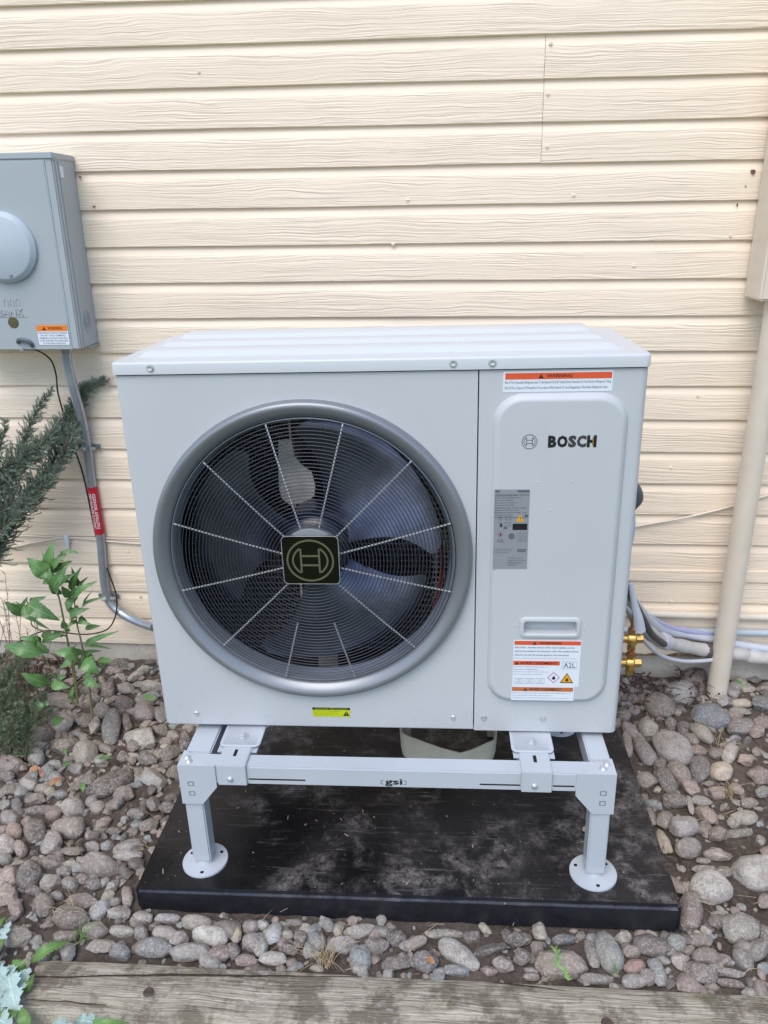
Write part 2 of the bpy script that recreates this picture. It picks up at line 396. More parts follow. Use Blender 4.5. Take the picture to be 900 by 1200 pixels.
def tube(bm, pts, r, seg=10, cap=True, r_end=None):
    P = [Vector(p) for p in pts]; rings = []; n = len(P)
    up = None
    for i, p in enumerate(P):
        t = (P[min(i+1, n-1)]-P[max(i-1, 0)]).normalized()
        if up is None:
            up = Vector((0, 0, 1)) if abs(t.z) < .9 else Vector((0, 1, 0))
        a = (up - t*up.dot(t)).normalized(); b = t.cross(a); up = a
        rad = (r(i/(n-1)) if callable(r) else (r if r_end is None else r+(r_end-r)*i/(n-1)))
        rings.append([bm.verts.new(p + (a*math.cos(2*math.pi*k/seg)+b*math.sin(2*math.pi*k/seg))*rad) for k in range(seg)])
    for i in range(n-1):
        for k in range(seg):
            bm.faces.new((rings[i][k], rings[i][(k+1) % seg], rings[i+1][(k+1) % seg], rings[i+1][k]))
    if cap:
        bm.faces.new(rings[0][::-1]); bm.faces.new(rings[-1])
    return bm

def lathe_y(bm, cx, cz, prof, seg=48, closed=False):
    """profile of (radius, y) turned round an axis along Y"""
    rings = []
    for (r, y) in prof:
        if r < 1e-6: rings.append([bm.verts.new((cx, y, cz))])
        else: rings.append([bm.verts.new((cx+r*math.cos(2*math.pi*k/seg), y, cz+r*math.sin(2*math.pi*k/seg))) for k in range(seg)])
    m = len(rings)
    for i in range(m if closed else m-1):
        a, b = rings[i], rings[(i+1) % m]
        for k in range(seg):
            k2 = (k+1) % seg
            if len(a) == 1 and len(b) == 1: continue
            if len(a) == 1: bm.faces.new((a[0], b[k], b[k2]))
            elif len(b) == 1: bm.faces.new((a[k], b[0], a[k2]))
            else: bm.faces.new((a[k], b[k], b[k2], a[k2]))
    bmesh.ops.recalc_face_normals(bm, faces=bm.faces)
    return bm

def lathe_axis(bm, origin, axis, prof, seg=24):
    """profile (radius, distance along axis)"""
    o = Vector(origin); ax = Vector(axis).normalized()
    a = ax.orthogonal().normalized(); b = ax.cross(a); rings = []
    for (r, d) in prof:
        c = o+ax*d
        rings.append([bm.verts.new(c)] if r < 1e-6 else [bm.verts.new(c+(a*math.cos(2*math.pi*k/seg)+b*math.sin(2*math.pi*k/seg))*r) for k in range(seg)])
    for i in range(len(rings)-1):
        p, q = rings[i], rings[i+1]
        for k in range(seg):
            k2 = (k+1) % seg
            if len(p) == 1 and len(q) == 1: continue
            if len(p) == 1: bm.faces.new((p[0], q[k2], q[k]))
            elif len(q) == 1: bm.faces.new((p[k], p[k2], q[0]))
            else: bm.faces.new((p[k], p[k2], q[k2], q[k]))
    return bm

def rrect(x0, x1, z0, z1, rad, n=8):
    """rounded rectangle outline in XZ; rad = one radius or (bl, br, tr, tl)"""
    if isinstance(rad, (int, float)): rad = (rad,)*4
    cs = ((x0+rad[0], z0+rad[0], 180, rad[0]), (x1-rad[1], z0+rad[1], 270, rad[1]), (x1-rad[2], z1-rad[2], 0, rad[2]), (x0+rad[3], z1-rad[3], 90, rad[3]))
    return [(cx+r*math.cos(R(a+90*k/n)), cz+r*math.sin(R(a+90*k/n))) for cx, cz, a, r in cs for k in range(n+1)]

def loopv(bm, pts, y): return [bm.verts.new((x, y, z)) for x, z in pts]
def loft(bm, a, b):
    n = len(a)
    for k in range(n): bm.faces.new((a[k], a[(k+1) % n], b[(k+1) % n], b[k]))
def ngon(bm, a, rev=False): bm.faces.new(a[::-1] if rev else a)
def fill_between(bm, loops):
    es = []
    for lp in loops:
        n = len(lp)
        for k in range(n):
            e = bm.edges.get((lp[k], lp[(k+1) % n])) or bm.edges.new((lp[k], lp[(k+1) % n])); es.append(e)
    r = bmesh.ops.triangle_fill(bm, use_beauty=True, use_dissolve=False, edges=es, normal=(0, -1, 0))
    return r

def plate(bm, pts, y_front, y_back):
    """extruded outline in XZ, facing -Y"""
    a = loopv(bm, pts, y_front); b = loopv(bm, pts, y_back); ngon(bm, a); ngon(bm, b, True); loft(bm, b, a)
    bmesh.ops.recalc_face_normals(bm, faces=bm.faces); return bm

def ribbon(bm, pts, w, y0, y1, closed=False):
    """flat raised stroke in the XZ plane"""
    P = [Vector((p[0], p[1])) for p in pts]; n = len(P); Lf = []; Rt = []
    for i in range(n):
        a = P[(i-1) % n] if (closed or i > 0) else P[i]; b = P[(i+1) % n] if (closed or i < n-1) else P[i]
        t = (b-a).normalized(); nn = Vector((-t.y, t.x))*w/2
        Lf.append(P[i]+nn); Rt.append(P[i]-nn)
    vs = [[bm.verts.new((q.x, y, q.y)) for q in side] for side in (Lf, Rt) for y in (y0, y1)]
    lf0, lf1, rt0, rt1 = vs
    for i in range(n if closed else n-1):
        j = (i+1) % n
        for a, b in ((lf0, rt0), (rt0, rt1), (rt1, lf1), (lf1, lf0)):
            bm.faces.new((a[i], a[j], b[j], b[i]))
    bmesh.ops.recalc_face_normals(bm, faces=bm.faces); return bm

def text_mesh(s, x0, x1, z0, z1, y, m, parent, name='lettering', bold=0., keep=False, rot=None, ext=0.):
    """real lettering fitted into the box x0..x1, z0..z1 on a plane facing -Y"""
    cu = bpy.data.curves.new(name, 'FONT'); cu.body = s; cu.size = 1; cu.offset = bold; cu.extrude = ext; cu.resolution_u = 2
    tmp = bpy.data.objects.new('tmp', cu); COL.objects.link(tmp)
    dg = bpy.context.evaluated_depsgraph_get(); me = bpy.data.meshes.new_from_object(tmp.evaluated_get(dg))
    bpy.data.objects.remove(tmp); bpy.data.curves.remove(cu)
    n = len(me.vertices); co = np.empty(n*3, np.float32); me.vertices.foreach_get('co', co); co = co.reshape(-1, 3)
    mn, mx = co.min(0), co.max(0); sx = (x1-x0)/(mx[0]-mn[0]); sz = (z1-z0)/(mx[1]-mn[1])
    if keep: sx = sz = min(sx, sz)
    X = x0+(co[:, 0]-mn[0])*sx; Z = z0+(co[:, 1]-mn[1])*sz
    new = np.stack([X, y-co[:, 2]*(x1-x0)*.02/max(ext, 1e-6)*(ext > 0), Z], 1)
    if rot is not None:          # rotate about the box centre by rot (radians, in the XZ plane)
        cx, cz = (x0+x1)/2, (z0+z1)/2; dx, dz = new[:, 0]-cx, new[:, 2]-cz
        new[:, 0] = cx+dx*math.cos(rot)-dz*math.sin(rot); new[:, 2] = cz+dx*math.sin(rot)+dz*math.cos(rot)
    b = BASE[parent.name] if parent is not None else Vector((0, 0, 0))
    new -= np.array(b)
    me.vertices.foreach_set('co', new.astype(np.float32).ravel()); me.update()
    me.materials.clear(); me.materials.append(m)
    o = bpy.data.objects.new(name, me); COL.objects.link(o); o.parent = parent; BASE[o.name] = Vector(b)
    return o

# ------------------------------------------------------------------ traced positions (metres)
ROCKS = [
(-1.006,0.449,-0.343,0.0459,0.0348,0.0315,2.46,'lg','r','flat pale grey rock holding a green leaf'),
(-0.843,0.437,-0.345,0.0819,0.027,0.0248,1.93,'b','r','blue grey wedge shaped rock standing in front of the leafy plant'),
(-0.776,0.519,-0.344,0.0497,0.0303,0.0282,2.19,'pn','r','pinkish brown round rock under the left bottom corner of the heat pump'),
(-0.855,0.561,-0.347,0.0376,0.025,0.021,2.66,'d','a','medium dark grey angular rock left of the pinkish rock by the heat pump corner'),
(-0.907,0.519,-0.345,0.0354,0.0273,0.0246,2.34,'n','a','small brown blocky rock up and left of the blue wedge rock'),
(-0.932,0.627,-0.346,0.0372,0.0232,0.0217,2.08,'n','a','small brown blocky rock down and left of the slab against the foundation'),
(-0.878,0.642,-0.349,0.0278,0.0183,0.0138,3.01,'g','a','small grey angular rock below the slab against the foundation'),
(-1.052,0.393,-0.341,0.0561,0.0419,0.0382,2.53,'d','r','big dark shadowed rock beside the low juniper sprays'),
(-1.001,0.296,-0.346,0.0352,0.0225,0.0226,2.37,'bg','r','small bluish grey round rock below the dark rock by the low juniper'),
(-0.948,0.352,-0.345,0.0459,0.0298,0.0248,2.97,'n','a','large brown angular rock below the pale flat rock with the leaf'),
(-0.868,0.312,-0.343,0.0427,0.0327,0.0313,2.36,'t','r','round tan rock with a mossy rim in front of the leafy plant'),
(-0.736,0.392,-0.343,0.0482,0.0352,0.0321,2.43,'tl','a','medium pale tan blocky rock below the pinkish rock by the heat pump corner'),
(-0.81,0.468,-0.349,0.0529,0.0138,0.0129,2.04,'n','a','medium brown long jagged rock right of the blue wedge rock'),
(-0.698,0.434,-0.348,0.0254,0.0208,0.018,2.41,'d','a','small dark grey blocky rock right of the blue wedge rock'),
(-0.649,0.407,-0.349,0.0206,0.017,0.0149,2.36,'n','r','tiny brown round rock down and right of the pinkish rock by the heat pump corner'),
(-0.609,0.393,-0.349,0.0502,0.0164,0.0148,1.94,'d','a','medium dark grey long jagged rock right of the blue wedge rock'),
(-0.723,0.516,-0.347,0.0456,0.0204,0.0187,2.02,'g','a','small grey angular rock right of the pinkish rock by the heat pump corner'),
(-0.747,0.359,-0.348,0.024,0.0191,0.0175,2.34,'d','a','small dark grey blocky rock down and right of the blue wedge rock'),
(-0.745,0.2,-0.345,0.0655,0.0336,0.0256,0.88,'nd','r','longest dark brown rock slanting between the pad and the left edge'),
(-0.645,0.223,-0.346,0.0417,0.0263,0.0237,2.72,'lg','a','medium pale grey angular rock right of the long dark slanting rock'),
(-0.695,0.161,-0.347,0.0326,0.0242,0.0199,-3.04,'n','a','medium brown angular rock down and right of the long dark slanting rock'),
(-0.824,0.343,-0.349,0.0278,0.0168,0.0147,2.78,'t','a','small tan angular rock right of the round tan mossy rock'),
(-0.76,0.307,-0.349,0.0224,0.0163,0.0137,2.9,'d','a','small dark grey angular rock above the long dark slanting rock'),
(-0.631,0.333,-0.348,0.035,0.0214,0.0165,1.12,'d','a','medium dark grey angular rock down and right of the blue wedge rock'),
(-0.596,0.251,-0.348,0.0248,0.0201,0.0173,2.75,'d','a','small dark grey blocky rock right of the long dark slanting rock'),
(-0.968,0.186,-0.348,0.0306,0.0192,0.0182,2.75,'g','r','medium grey round rock up and left of the narrow sausage rock'),
(-0.943,0.239,-0.348,0.0236,0.0179,0.0169,2.55,'bg','r','small bluish grey round rock above the narrow sausage rock'),
(-1.006,0.161,-0.347,0.0305,0.0246,0.0197,-3.01,'nl','a','medium light brown angular rock up and left of the narrow sausage rock'),
(-0.923,0.172,-0.35,0.0236,0.0135,0.0118,3.05,'t','r','small tan oval rock above the narrow sausage rock'),
(-0.918,0.132,-0.349,0.0327,0.0181,0.0154,-3.08,'n','a','medium brown long jagged rock above the narrow sausage rock'),
(-0.959,0.108,-0.35,0.031,0.0127,0.0128,2.2,'b','r','small blue oval rock left of the narrow sausage rock'),
(-0.991,0.106,-0.349,0.019,0.0161,0.0144,2.39,'lg','a','small pale grey blocky rock above the orange brown rock'),
(-0.888,0.095,-0.35,0.048,0.0145,0.0126,-3.07,'d','r','long narrow dark rock like a sausage near the left edge'),
(-0.807,0.104,-0.345,0.0331,0.0256,0.0253,2.49,'lg','r','smooth pale grey round rock midway between pad and left edge'),
(-0.746,0.111,-0.349,0.0203,0.016,0.0151,2.61,'t','r','small tan round rock right of the smooth pale round rock'),
(-0.951,0.061,-0.348,0.0277,0.0184,0.0172,2.91,'g','r','medium grey oval rock above the orange brown rock'),
(-0.918,0.019,-0.348,0.028,0.0176,0.0183,2.43,'or','r','orange brown rock at the left edge above the pale pink one'),
(-0.866,0.02,-0.345,0.0432,0.0243,0.0244,2.25,'d','r','upright dark grey egg shaped rock near the left edge'),
(-0.788,0.033,-0.346,0.0444,0.027,0.0238,-3.12,'n','r','large brown oval rock below the smooth pale round rock'),
(-0.807,-0.018,-0.346,0.0337,0.0255,0.0214,1.68,'t','a','medium tan angular rock down and right of the dark egg rock'),
(-0.916,-0.028,-0.346,0.0363,0.0207,0.0215,2.37,'lp','r','medium pale pink round rock down and left of the orange brown rock'),
(-0.877,-0.033,-0.349,0.0264,0.0146,0.0148,2.27,'p','r','small pink round rock below the orange brown rock'),
(-0.616,-0.016,-0.347,0.0352,0.0221,0.0194,-3.03,'lg','a','pale patchy rock touching the left edge of the black pad'),
(-0.609,0.13,-0.348,0.0238,0.0173,0.0164,2.27,'d','a','small dark grey blocky rock down and right of the long dark slanting rock'),
(-0.637,0.096,-0.348,0.0262,0.0182,0.0161,2.99,'g','a','medium grey angular rock above the pale rock at the pad edge'),
(-0.597,0.056,-0.348,0.0266,0.0195,0.0158,-2.68,'n','a','medium brown angular rock up and right of the pale rock at the pad edge'),
(-0.568,0.121,-0.348,0.0243,0.02,0.0181,2.67,'d','a','small dark grey blocky rock up and right of the pale rock at the pad edge'),
(-0.702,-0.018,-0.35,0.0227,0.0128,0.0124,2.88,'lg','a','small pale grey angular rock above the broad brown rock'),
(-0.864,0.154,-0.35,0.0198,0.0131,0.0116,2.96,'bg','r','small bluish grey oval rock up and left of the smooth pale round rock'),
(-1.061,0.258,-0.344,0.041,0.0301,0.0282,2.62,'pn','r','medium pinkish brown round rock down and left of the dark rock by the low juniper'),
(-1.019,0.253,-0.35,0.0179,0.0132,0.0123,2.64,'p','a','tiny pink blocky rock below the dark rock by the low juniper'),
(-0.708,0.127,-0.35,0.0233,0.0161,0.0126,-2.61,'t','a','small tan angular rock below the long dark slanting rock'),
(-0.688,0.309,-0.348,0.0323,0.0193,0.0171,2.71,'g','a','medium grey angular rock up and right of the long dark slanting rock'),
(-0.868,0.256,-0.349,0.0211,0.0155,0.0135,2.83,'g','r','small grey round rock down and left of the round tan mossy rock'),
(-0.817,0.214,-0.348,0.0223,0.0207,0.0166,2.81,'n','a','small brown blocky rock left of the long dark slanting rock'),
(-1.041,0.213,-0.349,0.0237,0.0152,0.0134,2.95,'n','r','small brown oval rock up and left of the narrow sausage rock'),
(-0.9,0.444,-0.348,0.0439,0.0196,0.0183,2.03,'t','a','small tan angular rock left of the blue wedge rock'),
(-0.618,0.446,-0.349,0.0204,0.0171,0.0144,2.45,'t','a','tiny tan blocky rock right of the pinkish rock by the heat pump corner'),
(-0.657,0.384,-0.349,0.0232,0.019,0.0141,-2.49,'pn','a','small pinkish brown angular rock right of the blue wedge rock'),
(-0.751,-0.034,-0.35,0.0305,0.0127,0.0117,3.14,'n','a','medium brown long jagged rock up and left of the broad brown rock'),
(-0.777,0.646,-0.349,0.028,0.0208,0.0157,2.91,'g','a','small grey angular rock up and right of the pinkish rock by the heat pump corner'),
(-0.846,0.669,-0.35,0.0278,0.0161,0.0119,3.08,'n','a','small brown long jagged rock down and right of the slab against the foundation'),
(-0.675,0.034,-0.35,0.0212,0.0133,0.0121,3.04,'n','a','small brown angular rock up and left of the pale rock at the pad edge'),
(-0.937,0.468,-0.346,0.0312,0.0231,0.0223,2.26,'n','a','small brown blocky rock right of the pale flat rock with the leaf'),
(-0.81,-0.115,-0.345,0.0371,0.0283,0.0256,2.02,'d','r','large dark leaning oval rock near the lower left edge'),
(-0.858,-0.12,-0.347,0.0262,0.0209,0.0205,2.72,'p','a','medium pink blocky rock left of the large dark leaning rock'),
(-0.83,-0.174,-0.346,0.0313,0.0219,0.0226,2.83,'p','a','medium pink blocky rock up and left of the small pink upright rock'),
(-0.798,-0.202,-0.349,0.0307,0.0131,0.0135,2.29,'p','r','small pink upright rock at the lower left edge'),
(-0.753,-0.129,-0.348,0.0242,0.0231,0.0185,0.85,'t','a','medium tan blocky rock right of the large dark leaning rock'),
(-0.781,-0.073,-0.348,0.0385,0.0197,0.0179,-3.07,'n','a','large brown long jagged rock up and right of the large dark leaning rock'),
(-0.71,-0.13,-0.349,0.0198,0.015,0.0153,2.7,'lg','r','small pale grey round rock above the dark rock with stalks'),
(-0.663,-0.077,-0.345,0.0435,0.0264,0.0252,2.99,'n','r','broad brown rock left of the front corner of the pad'),
(-0.61,-0.04,-0.349,0.0352,0.0146,0.0133,-3.13,'lg','r','large pale grey long rock below the pale rock at the pad edge'),
(-0.655,-0.127,-0.349,0.0193,0.0146,0.0145,2.81,'g','r','small grey round rock below the broad brown rock'),
(-0.612,-0.129,-0.35,0.0207,0.0141,0.0116,1.38,'g','a','small grey angular rock down and right of the broad brown rock'),
(-0.739,-0.096,-0.349,0.0219,0.0136,0.0137,2.84,'g','a','small grey blocky rock right of the large dark leaning rock'),
(-0.739,-0.192,-0.346,0.0305,0.021,0.0217,2.42,'n','r','medium brown round rock right of the small pink upright rock'),
(-0.665,-0.22,-0.345,0.046,0.0241,0.0244,3.01,'nd','r','widest dark brown rock with dry stalks on it above the timber end'),
(-0.613,-0.196,-0.349,0.028,0.0188,0.0155,1.36,'lb','r','slanted bluish white rock left of the pad front corner'),
(-0.576,-0.202,-0.349,0.0208,0.0141,0.0146,2.68,'lg','a','small pale grey blocky rock right of the slanted white rock'),
(-0.659,-0.175,-0.348,0.0352,0.0161,0.0163,2.95,'n','a','large brown angular rock up and left of the slanted white rock'),
(-0.601,-0.247,-0.348,0.0279,0.018,0.0182,3.01,'nl','r','medium light brown round rock below the slanted white rock'),
(-0.567,-0.156,-0.35,0.0274,0.0122,0.0114,2.06,'pn','r','medium pinkish brown oval rock up and right of the slanted white rock'),
(-0.545,-0.245,-0.35,0.0288,0.0122,0.0119,-3.07,'tl','r','pale brick shaped rock left of the pad front corner'),
(-0.658,-0.263,-0.35,0.0274,0.0108,0.0109,-3.14,'n','r','medium brown long rock below the dark rock with stalks'),
(-0.511,-0.209,-0.35,0.0238,0.0117,0.0116,3.04,'t','r','medium tan oval rock up and right of the pale brick shaped rock'),
(-0.458,-0.208,-0.351,0.0279,0.0103,0.01,-3.11,'lb','r','medium bluish white long rock left of the white speckled oval rock'),
(-0.394,-0.215,-0.349,0.0343,0.016,0.0156,3.1,'t','r','large tan oval rock up and left of the white speckled oval rock'),
(-0.478,-0.231,-0.35,0.0159,0.0119,0.0119,2.93,'n','a','small brown blocky rock right of the pale brick shaped rock'),
(-0.448,-0.249,-0.348,0.0285,0.0172,0.0174,2.94,'t','r','medium tan oval rock left of the white speckled oval rock'),
(-0.501,-0.248,-0.349,0.0204,0.0133,0.0134,2.46,'g','r','small grey round rock right of the pale brick shaped rock'),
(-0.416,-0.258,-0.349,0.0215,0.0172,0.0153,-2.7,'lp','a','medium pale pink blocky rock left of the white speckled oval rock'),
(-0.353,-0.249,-0.347,0.0395,0.0196,0.0193,3.09,'sp','r','white oval rock with dark speckles between pad and timber'),
(-0.529,-0.294,-0.349,0.0223,0.0147,0.0151,3.02,'b','r','small blue rock touching the timber near its left end'),
(-0.463,-0.282,-0.347,0.0385,0.0186,0.0186,3.14,'bg','r','large bluish grey oval rock right of the small blue rock at the timber'),
(-0.576,-0.284,-0.348,0.0347,0.0163,0.0168,3.04,'t','a','large tan angular rock left of the small blue rock at the timber'),
(-0.385,-0.287,-0.348,0.0406,0.017,0.0165,-2.96,'g','r','large grey long rock down and left of the white speckled oval rock'),
(-0.325,-0.286,-0.349,0.026,0.0154,0.0154,3.12,'p','r','medium pink oval rock down and right of the white speckled oval rock'),
(-0.303,-0.238,-0.35,0.0249,0.0114,0.0102,1.93,'c','a','medium cream angular rock right of the white speckled oval rock'),
(-0.277,-0.218,-0.35,0.0186,0.0133,0.0128,3.08,'n','r','small brown round rock right of the white speckled oval rock'),
(-0.262,-0.258,-0.348,0.023,0.0178,0.0176,3.02,'g','r','medium grey round rock right of the white speckled oval rock'),
(-0.267,-0.298,-0.35,0.0217,0.0103,0.0103,-3.12,'p','r','medium pink oval rock left of the pale wedge rock'),
(-0.893,-0.068,-0.349,0.018,0.0131,0.0134,2.69,'lg','r','tiny pale grey round rock up and left of the large dark leaning rock'),
(-0.763,-0.273,-0.346,0.0388,0.0223,0.0222,2.87,'tl','a','large pale tan blocky rock below the small pink upright rock'),
(-0.299,-0.279,-0.35,0.019,0.013,0.0124,2.4,'g','r','small grey round rock down and right of the white speckled oval rock'),
(-0.711,-0.062,-0.35,0.0208,0.0123,0.0115,3.05,'lg','a','small pale grey angular rock left of the broad brown rock'),
(-0.59,-0.174,-0.35,0.0158,0.011,0.0108,2.97,'g','r','tiny grey round rock up and right of the slanted white rock'),
(-0.687,-0.115,-0.35,0.0165,0.0115,0.0112,2.93,'n','r','tiny brown round rock down and left of the broad brown rock'),
(-0.782,-0.152,-0.35,0.0193,0.0113,0.0111,3.04,'d','r','small dark grey oval rock below the large dark leaning rock'),
(-0.723,-0.165,-0.35,0.0162,0.011,0.011,2.93,'lg','r','tiny pale grey round rock up and left of the dark rock with stalks'),
(-0.556,-0.197,-0.35,0.0204,0.0128,0.012,2.1,'t','a','small tan blocky rock above the pale brick shaped rock'),
(-0.253,-0.213,-0.35,0.0154,0.0108,0.0104,3.09,'lg','r','small pale grey round rock right of the white speckled oval rock'),
(-0.223,-0.233,-0.349,0.0248,0.0178,0.0152,1.6,'lb','r','medium bluish white oval rock right of the white speckled oval rock'),
(-0.246,-0.261,-0.349,0.0286,0.0159,0.0139,1.84,'lg','r','medium pale grey oval rock right of the white speckled oval rock'),
(-0.215,-0.291,-0.35,0.028,0.0127,0.0126,-3.11,'lg','r','medium pale grey long rock right of the white speckled oval rock'),
(-0.187,-0.202,-0.351,0.0192,0.0081,0.0077,-3.1,'n','a','small brown long jagged rock up and left of the pale wedge rock'),
(-0.13,-0.248,-0.348,0.0226,0.0179,0.016,2.21,'lb','r','medium bluish white round rock left of the pale wedge rock'),
(-0.075,-0.254,-0.348,0.0343,0.0184,0.0174,-2.83,'lg','a','flat pale grey wedge rock above the straw tuft'),
(-0.05,-0.219,-0.349,0.0352,0.0142,0.0134,-2.99,'tl','a','large pale tan long jagged rock up and right of the pale wedge rock'),
(-0.008,-0.249,-0.348,0.0254,0.017,0.0163,-3.09,'g','a','medium grey blocky rock right of the pale wedge rock'),
(0.03,-0.23,-0.348,0.0234,0.0173,0.0165,-3.07,'d','r','medium dark grey round rock up and left of the dark blue round rock'),
(0.072,-0.238,-0.35,0.0262,0.013,0.0121,-2.54,'t','r','medium tan oval rock up and left of the dark blue round rock'),
(0.092,-0.283,-0.347,0.0274,0.02,0.0189,2.95,'b','r','dark blue round rock touching the middle of the timber'),
(0.131,-0.214,-0.351,0.0381,0.0102,0.0096,-3.12,'tl','r','flat cream and brown rock tucked under the pad front edge'),
(0.186,-0.218,-0.35,0.0193,0.0129,0.0121,-3.03,'n','r','small brown round rock up and right of the long pale slanting rock'),
(0.159,-0.263,-0.348,0.0465,0.0208,0.0186,2.59,'lg','r','long pale rock slanting down to the middle of the timber'),
(0.122,-0.299,-0.352,0.0149,0.0072,0.0071,-3.07,'bg','r','small bluish grey oval rock down and right of the dark blue round rock'),
(0.153,-0.297,-0.35,0.026,0.0104,0.0101,3.12,'b','r','medium blue long rock below the long pale slanting rock'),
(0.034,-0.288,-0.348,0.0295,0.0179,0.0174,-3.0,'d','a','large dark grey angular rock left of the dark blue round rock'),
(0.216,-0.294,-0.35,0.0184,0.0103,0.01,-3.04,'p','a','small pink angular rock down and right of the long pale slanting rock'),
(0.219,-0.248,-0.35,0.0438,0.0113,0.0108,-2.89,'d','a','large dark grey long jagged rock right of the long pale slanting rock'),
(0.278,-0.222,-0.349,0.0224,0.0144,0.0136,-3.0,'n','a','medium brown angular rock up and left of the large tan rock with the weed'),
(0.249,-0.279,-0.349,0.0243,0.0165,0.0152,2.94,'n','a','medium brown angular rock right of the long pale slanting rock'),
(0.287,-0.262,-0.35,0.0182,0.0132,0.0127,-2.95,'d','a','small dark grey blocky rock left of the large tan rock with the weed'),
(-0.165,-0.238,-0.349,0.0186,0.0154,0.0134,1.92,'n','a','small brown blocky rock left of the pale wedge rock'),
(-0.185,-0.268,-0.349,0.0185,0.0135,0.0132,3.11,'n','a','small brown blocky rock right of the white speckled oval rock'),
(0.374,-0.214,-0.35,0.0269,0.0109,0.0102,-3.02,'b','r','medium blue long rock above the large tan rock with the weed'),
(0.362,-0.274,-0.344,0.049,0.0298,0.0288,-2.94,'tn','a','large tan rock with a green weed strand over it'),
(0.426,-0.244,-0.35,0.0371,0.0126,0.0105,1.61,'g','r','large grey long rock left of the long blue grey upright rock'),
(0.459,-0.239,-0.346,0.0428,0.0282,0.0234,1.58,'bg','r','long blue grey rock wedged upright between pad and timber'),
(0.411,-0.203,-0.351,0.0112,0.0083,0.0078,-2.87,'t','r','tiny tan round rock up and left of the long blue grey upright rock'),
(0.55,-0.22,-0.347,0.0365,0.0219,0.0187,2.92,'n','r','brown oval rock half under the right front of the pad'),
(0.506,-0.27,-0.349,0.0226,0.0139,0.014,-2.6,'rd','r','smooth reddish pebble behind the right part of the timber'),
(0.507,-0.235,-0.35,0.018,0.0129,0.0124,-2.84,'pn','r','small pinkish brown round rock above the reddish pebble'),
(0.547,-0.278,-0.35,0.0287,0.0149,0.012,1.74,'lb','r','large bluish white long rock right of the reddish pebble'),
(0.526,-0.289,-0.349,0.0165,0.0151,0.0129,-2.94,'lp','r','small pale pink round rock down and right of the reddish pebble'),
(0.604,-0.209,-0.349,0.0195,0.0171,0.0139,2.99,'lb','r','medium bluish white round rock right of the brown oval rock under the pad'),
(0.652,-0.132,-0.346,0.0513,0.0257,0.0231,1.22,'pn','r','pinkish brown rock pressed against the front right corner of the pad'),
(0.714,-0.069,-0.342,0.0458,0.0382,0.0331,-2.65,'tl','r','large rounded grey rock right of the pad front corner'),
(0.743,-0.169,-0.344,0.0427,0.0304,0.0283,-2.79,'sp','r','round pale speckled rock like a disc near the lower right'),
(0.837,-0.018,-0.342,0.0549,0.043,0.0343,-3.03,'lg','r','biggest pale grey rock cut by the right edge of the photo'),
(0.698,0.034,-0.352,0.0204,0.0081,0.0068,-3.04,'t','r','small tan long rock below the rounded pale rock by the pad'),
(0.773,0.031,-0.351,0.0236,0.0103,0.0087,-3.02,'p','r','medium pink long rock above the large rounded grey rock'),
(0.76,-0.017,-0.35,0.0205,0.0137,0.0122,-2.81,'n','r','small brown round rock up and right of the large rounded grey rock'),
(0.76,-0.217,-0.348,0.0314,0.0165,0.017,-2.46,'lg','r','medium pale grey round rock down and right of the speckled disc rock'),
(0.791,-0.177,-0.35,0.0184,0.0117,0.0101,1.26,'n','r','small brown oval rock right of the speckled disc rock'),
(0.652,-0.238,-0.349,0.0273,0.0163,0.0155,-2.92,'pn','r','medium pinkish brown oval rock up and left of the thin curved pale rock'),
(0.629,-0.278,-0.346,0.0324,0.024,0.0221,-2.99,'pn','a','large pinkish brown blocky rock left of the thin curved pale rock'),
(0.597,-0.253,-0.349,0.0204,0.0171,0.014,1.4,'lp','a','medium pale pink blocky rock down and right of the brown oval rock under the pad'),
(0.726,-0.239,-0.349,0.0247,0.0199,0.0154,1.71,'g','r','medium grey oval rock up and right of the thin curved pale rock'),
(0.689,-0.271,-0.351,0.0283,0.0084,0.0073,2.97,'lg','r','thin curved pale rock lying just above the timber at lower right'),
(0.683,-0.294,-0.351,0.0267,0.0078,0.0072,3.13,'p','r','large pink long rock below the thin curved pale rock'),
(0.741,-0.294,-0.351,0.0134,0.0079,0.0072,-3.1,'or','r','small orange brown oval rock right of the thin curved pale rock'),
(0.652,-0.201,-0.35,0.0268,0.0135,0.0125,-2.99,'n','r','medium brown oval rock below the rock at the pad right corner'),
(0.82,-0.093,-0.35,0.0219,0.0115,0.0106,1.13,'p','r','small pink oval rock below the biggest pale rock at the right edge'),
(0.428,-0.298,-0.351,0.0335,0.0096,0.0092,-3.07,'g','r','large grey long rock below the long blue grey upright rock'),
(0.498,-0.3,-0.35,0.0253,0.0118,0.0114,-3.02,'g','r','medium grey oval rock below the reddish pebble'),
(0.319,-0.236,-0.35,0.0152,0.0126,0.0121,-2.77,'n','r','small brown round rock up and left of the large tan rock with the weed'),
(0.293,-0.217,-0.35,0.0181,0.011,0.0103,-3.02,'d','r','small dark grey oval rock up and left of the large tan rock with the weed'),
(0.301,-0.301,-0.351,0.0171,0.0077,0.0074,-3.05,'pn','r','small pinkish brown long rock down and left of the large tan rock with the weed'),
(0.284,-0.251,-0.35,0.0172,0.0116,0.0111,-2.99,'n','a','small brown blocky rock left of the large tan rock with the weed'),
(0.704,-0.154,-0.349,0.0242,0.0149,0.0138,-2.89,'nd','r','medium dark brown oval rock left of the speckled disc rock'),
(0.584,-0.23,-0.351,0.0146,0.0099,0.0095,-2.85,'bg','r','tiny bluish grey round rock right of the brown oval rock under the pad'),
(0.622,-0.225,-0.351,0.0146,0.0099,0.0095,-2.83,'p','a','tiny pink blocky rock right of the brown oval rock under the pad'),
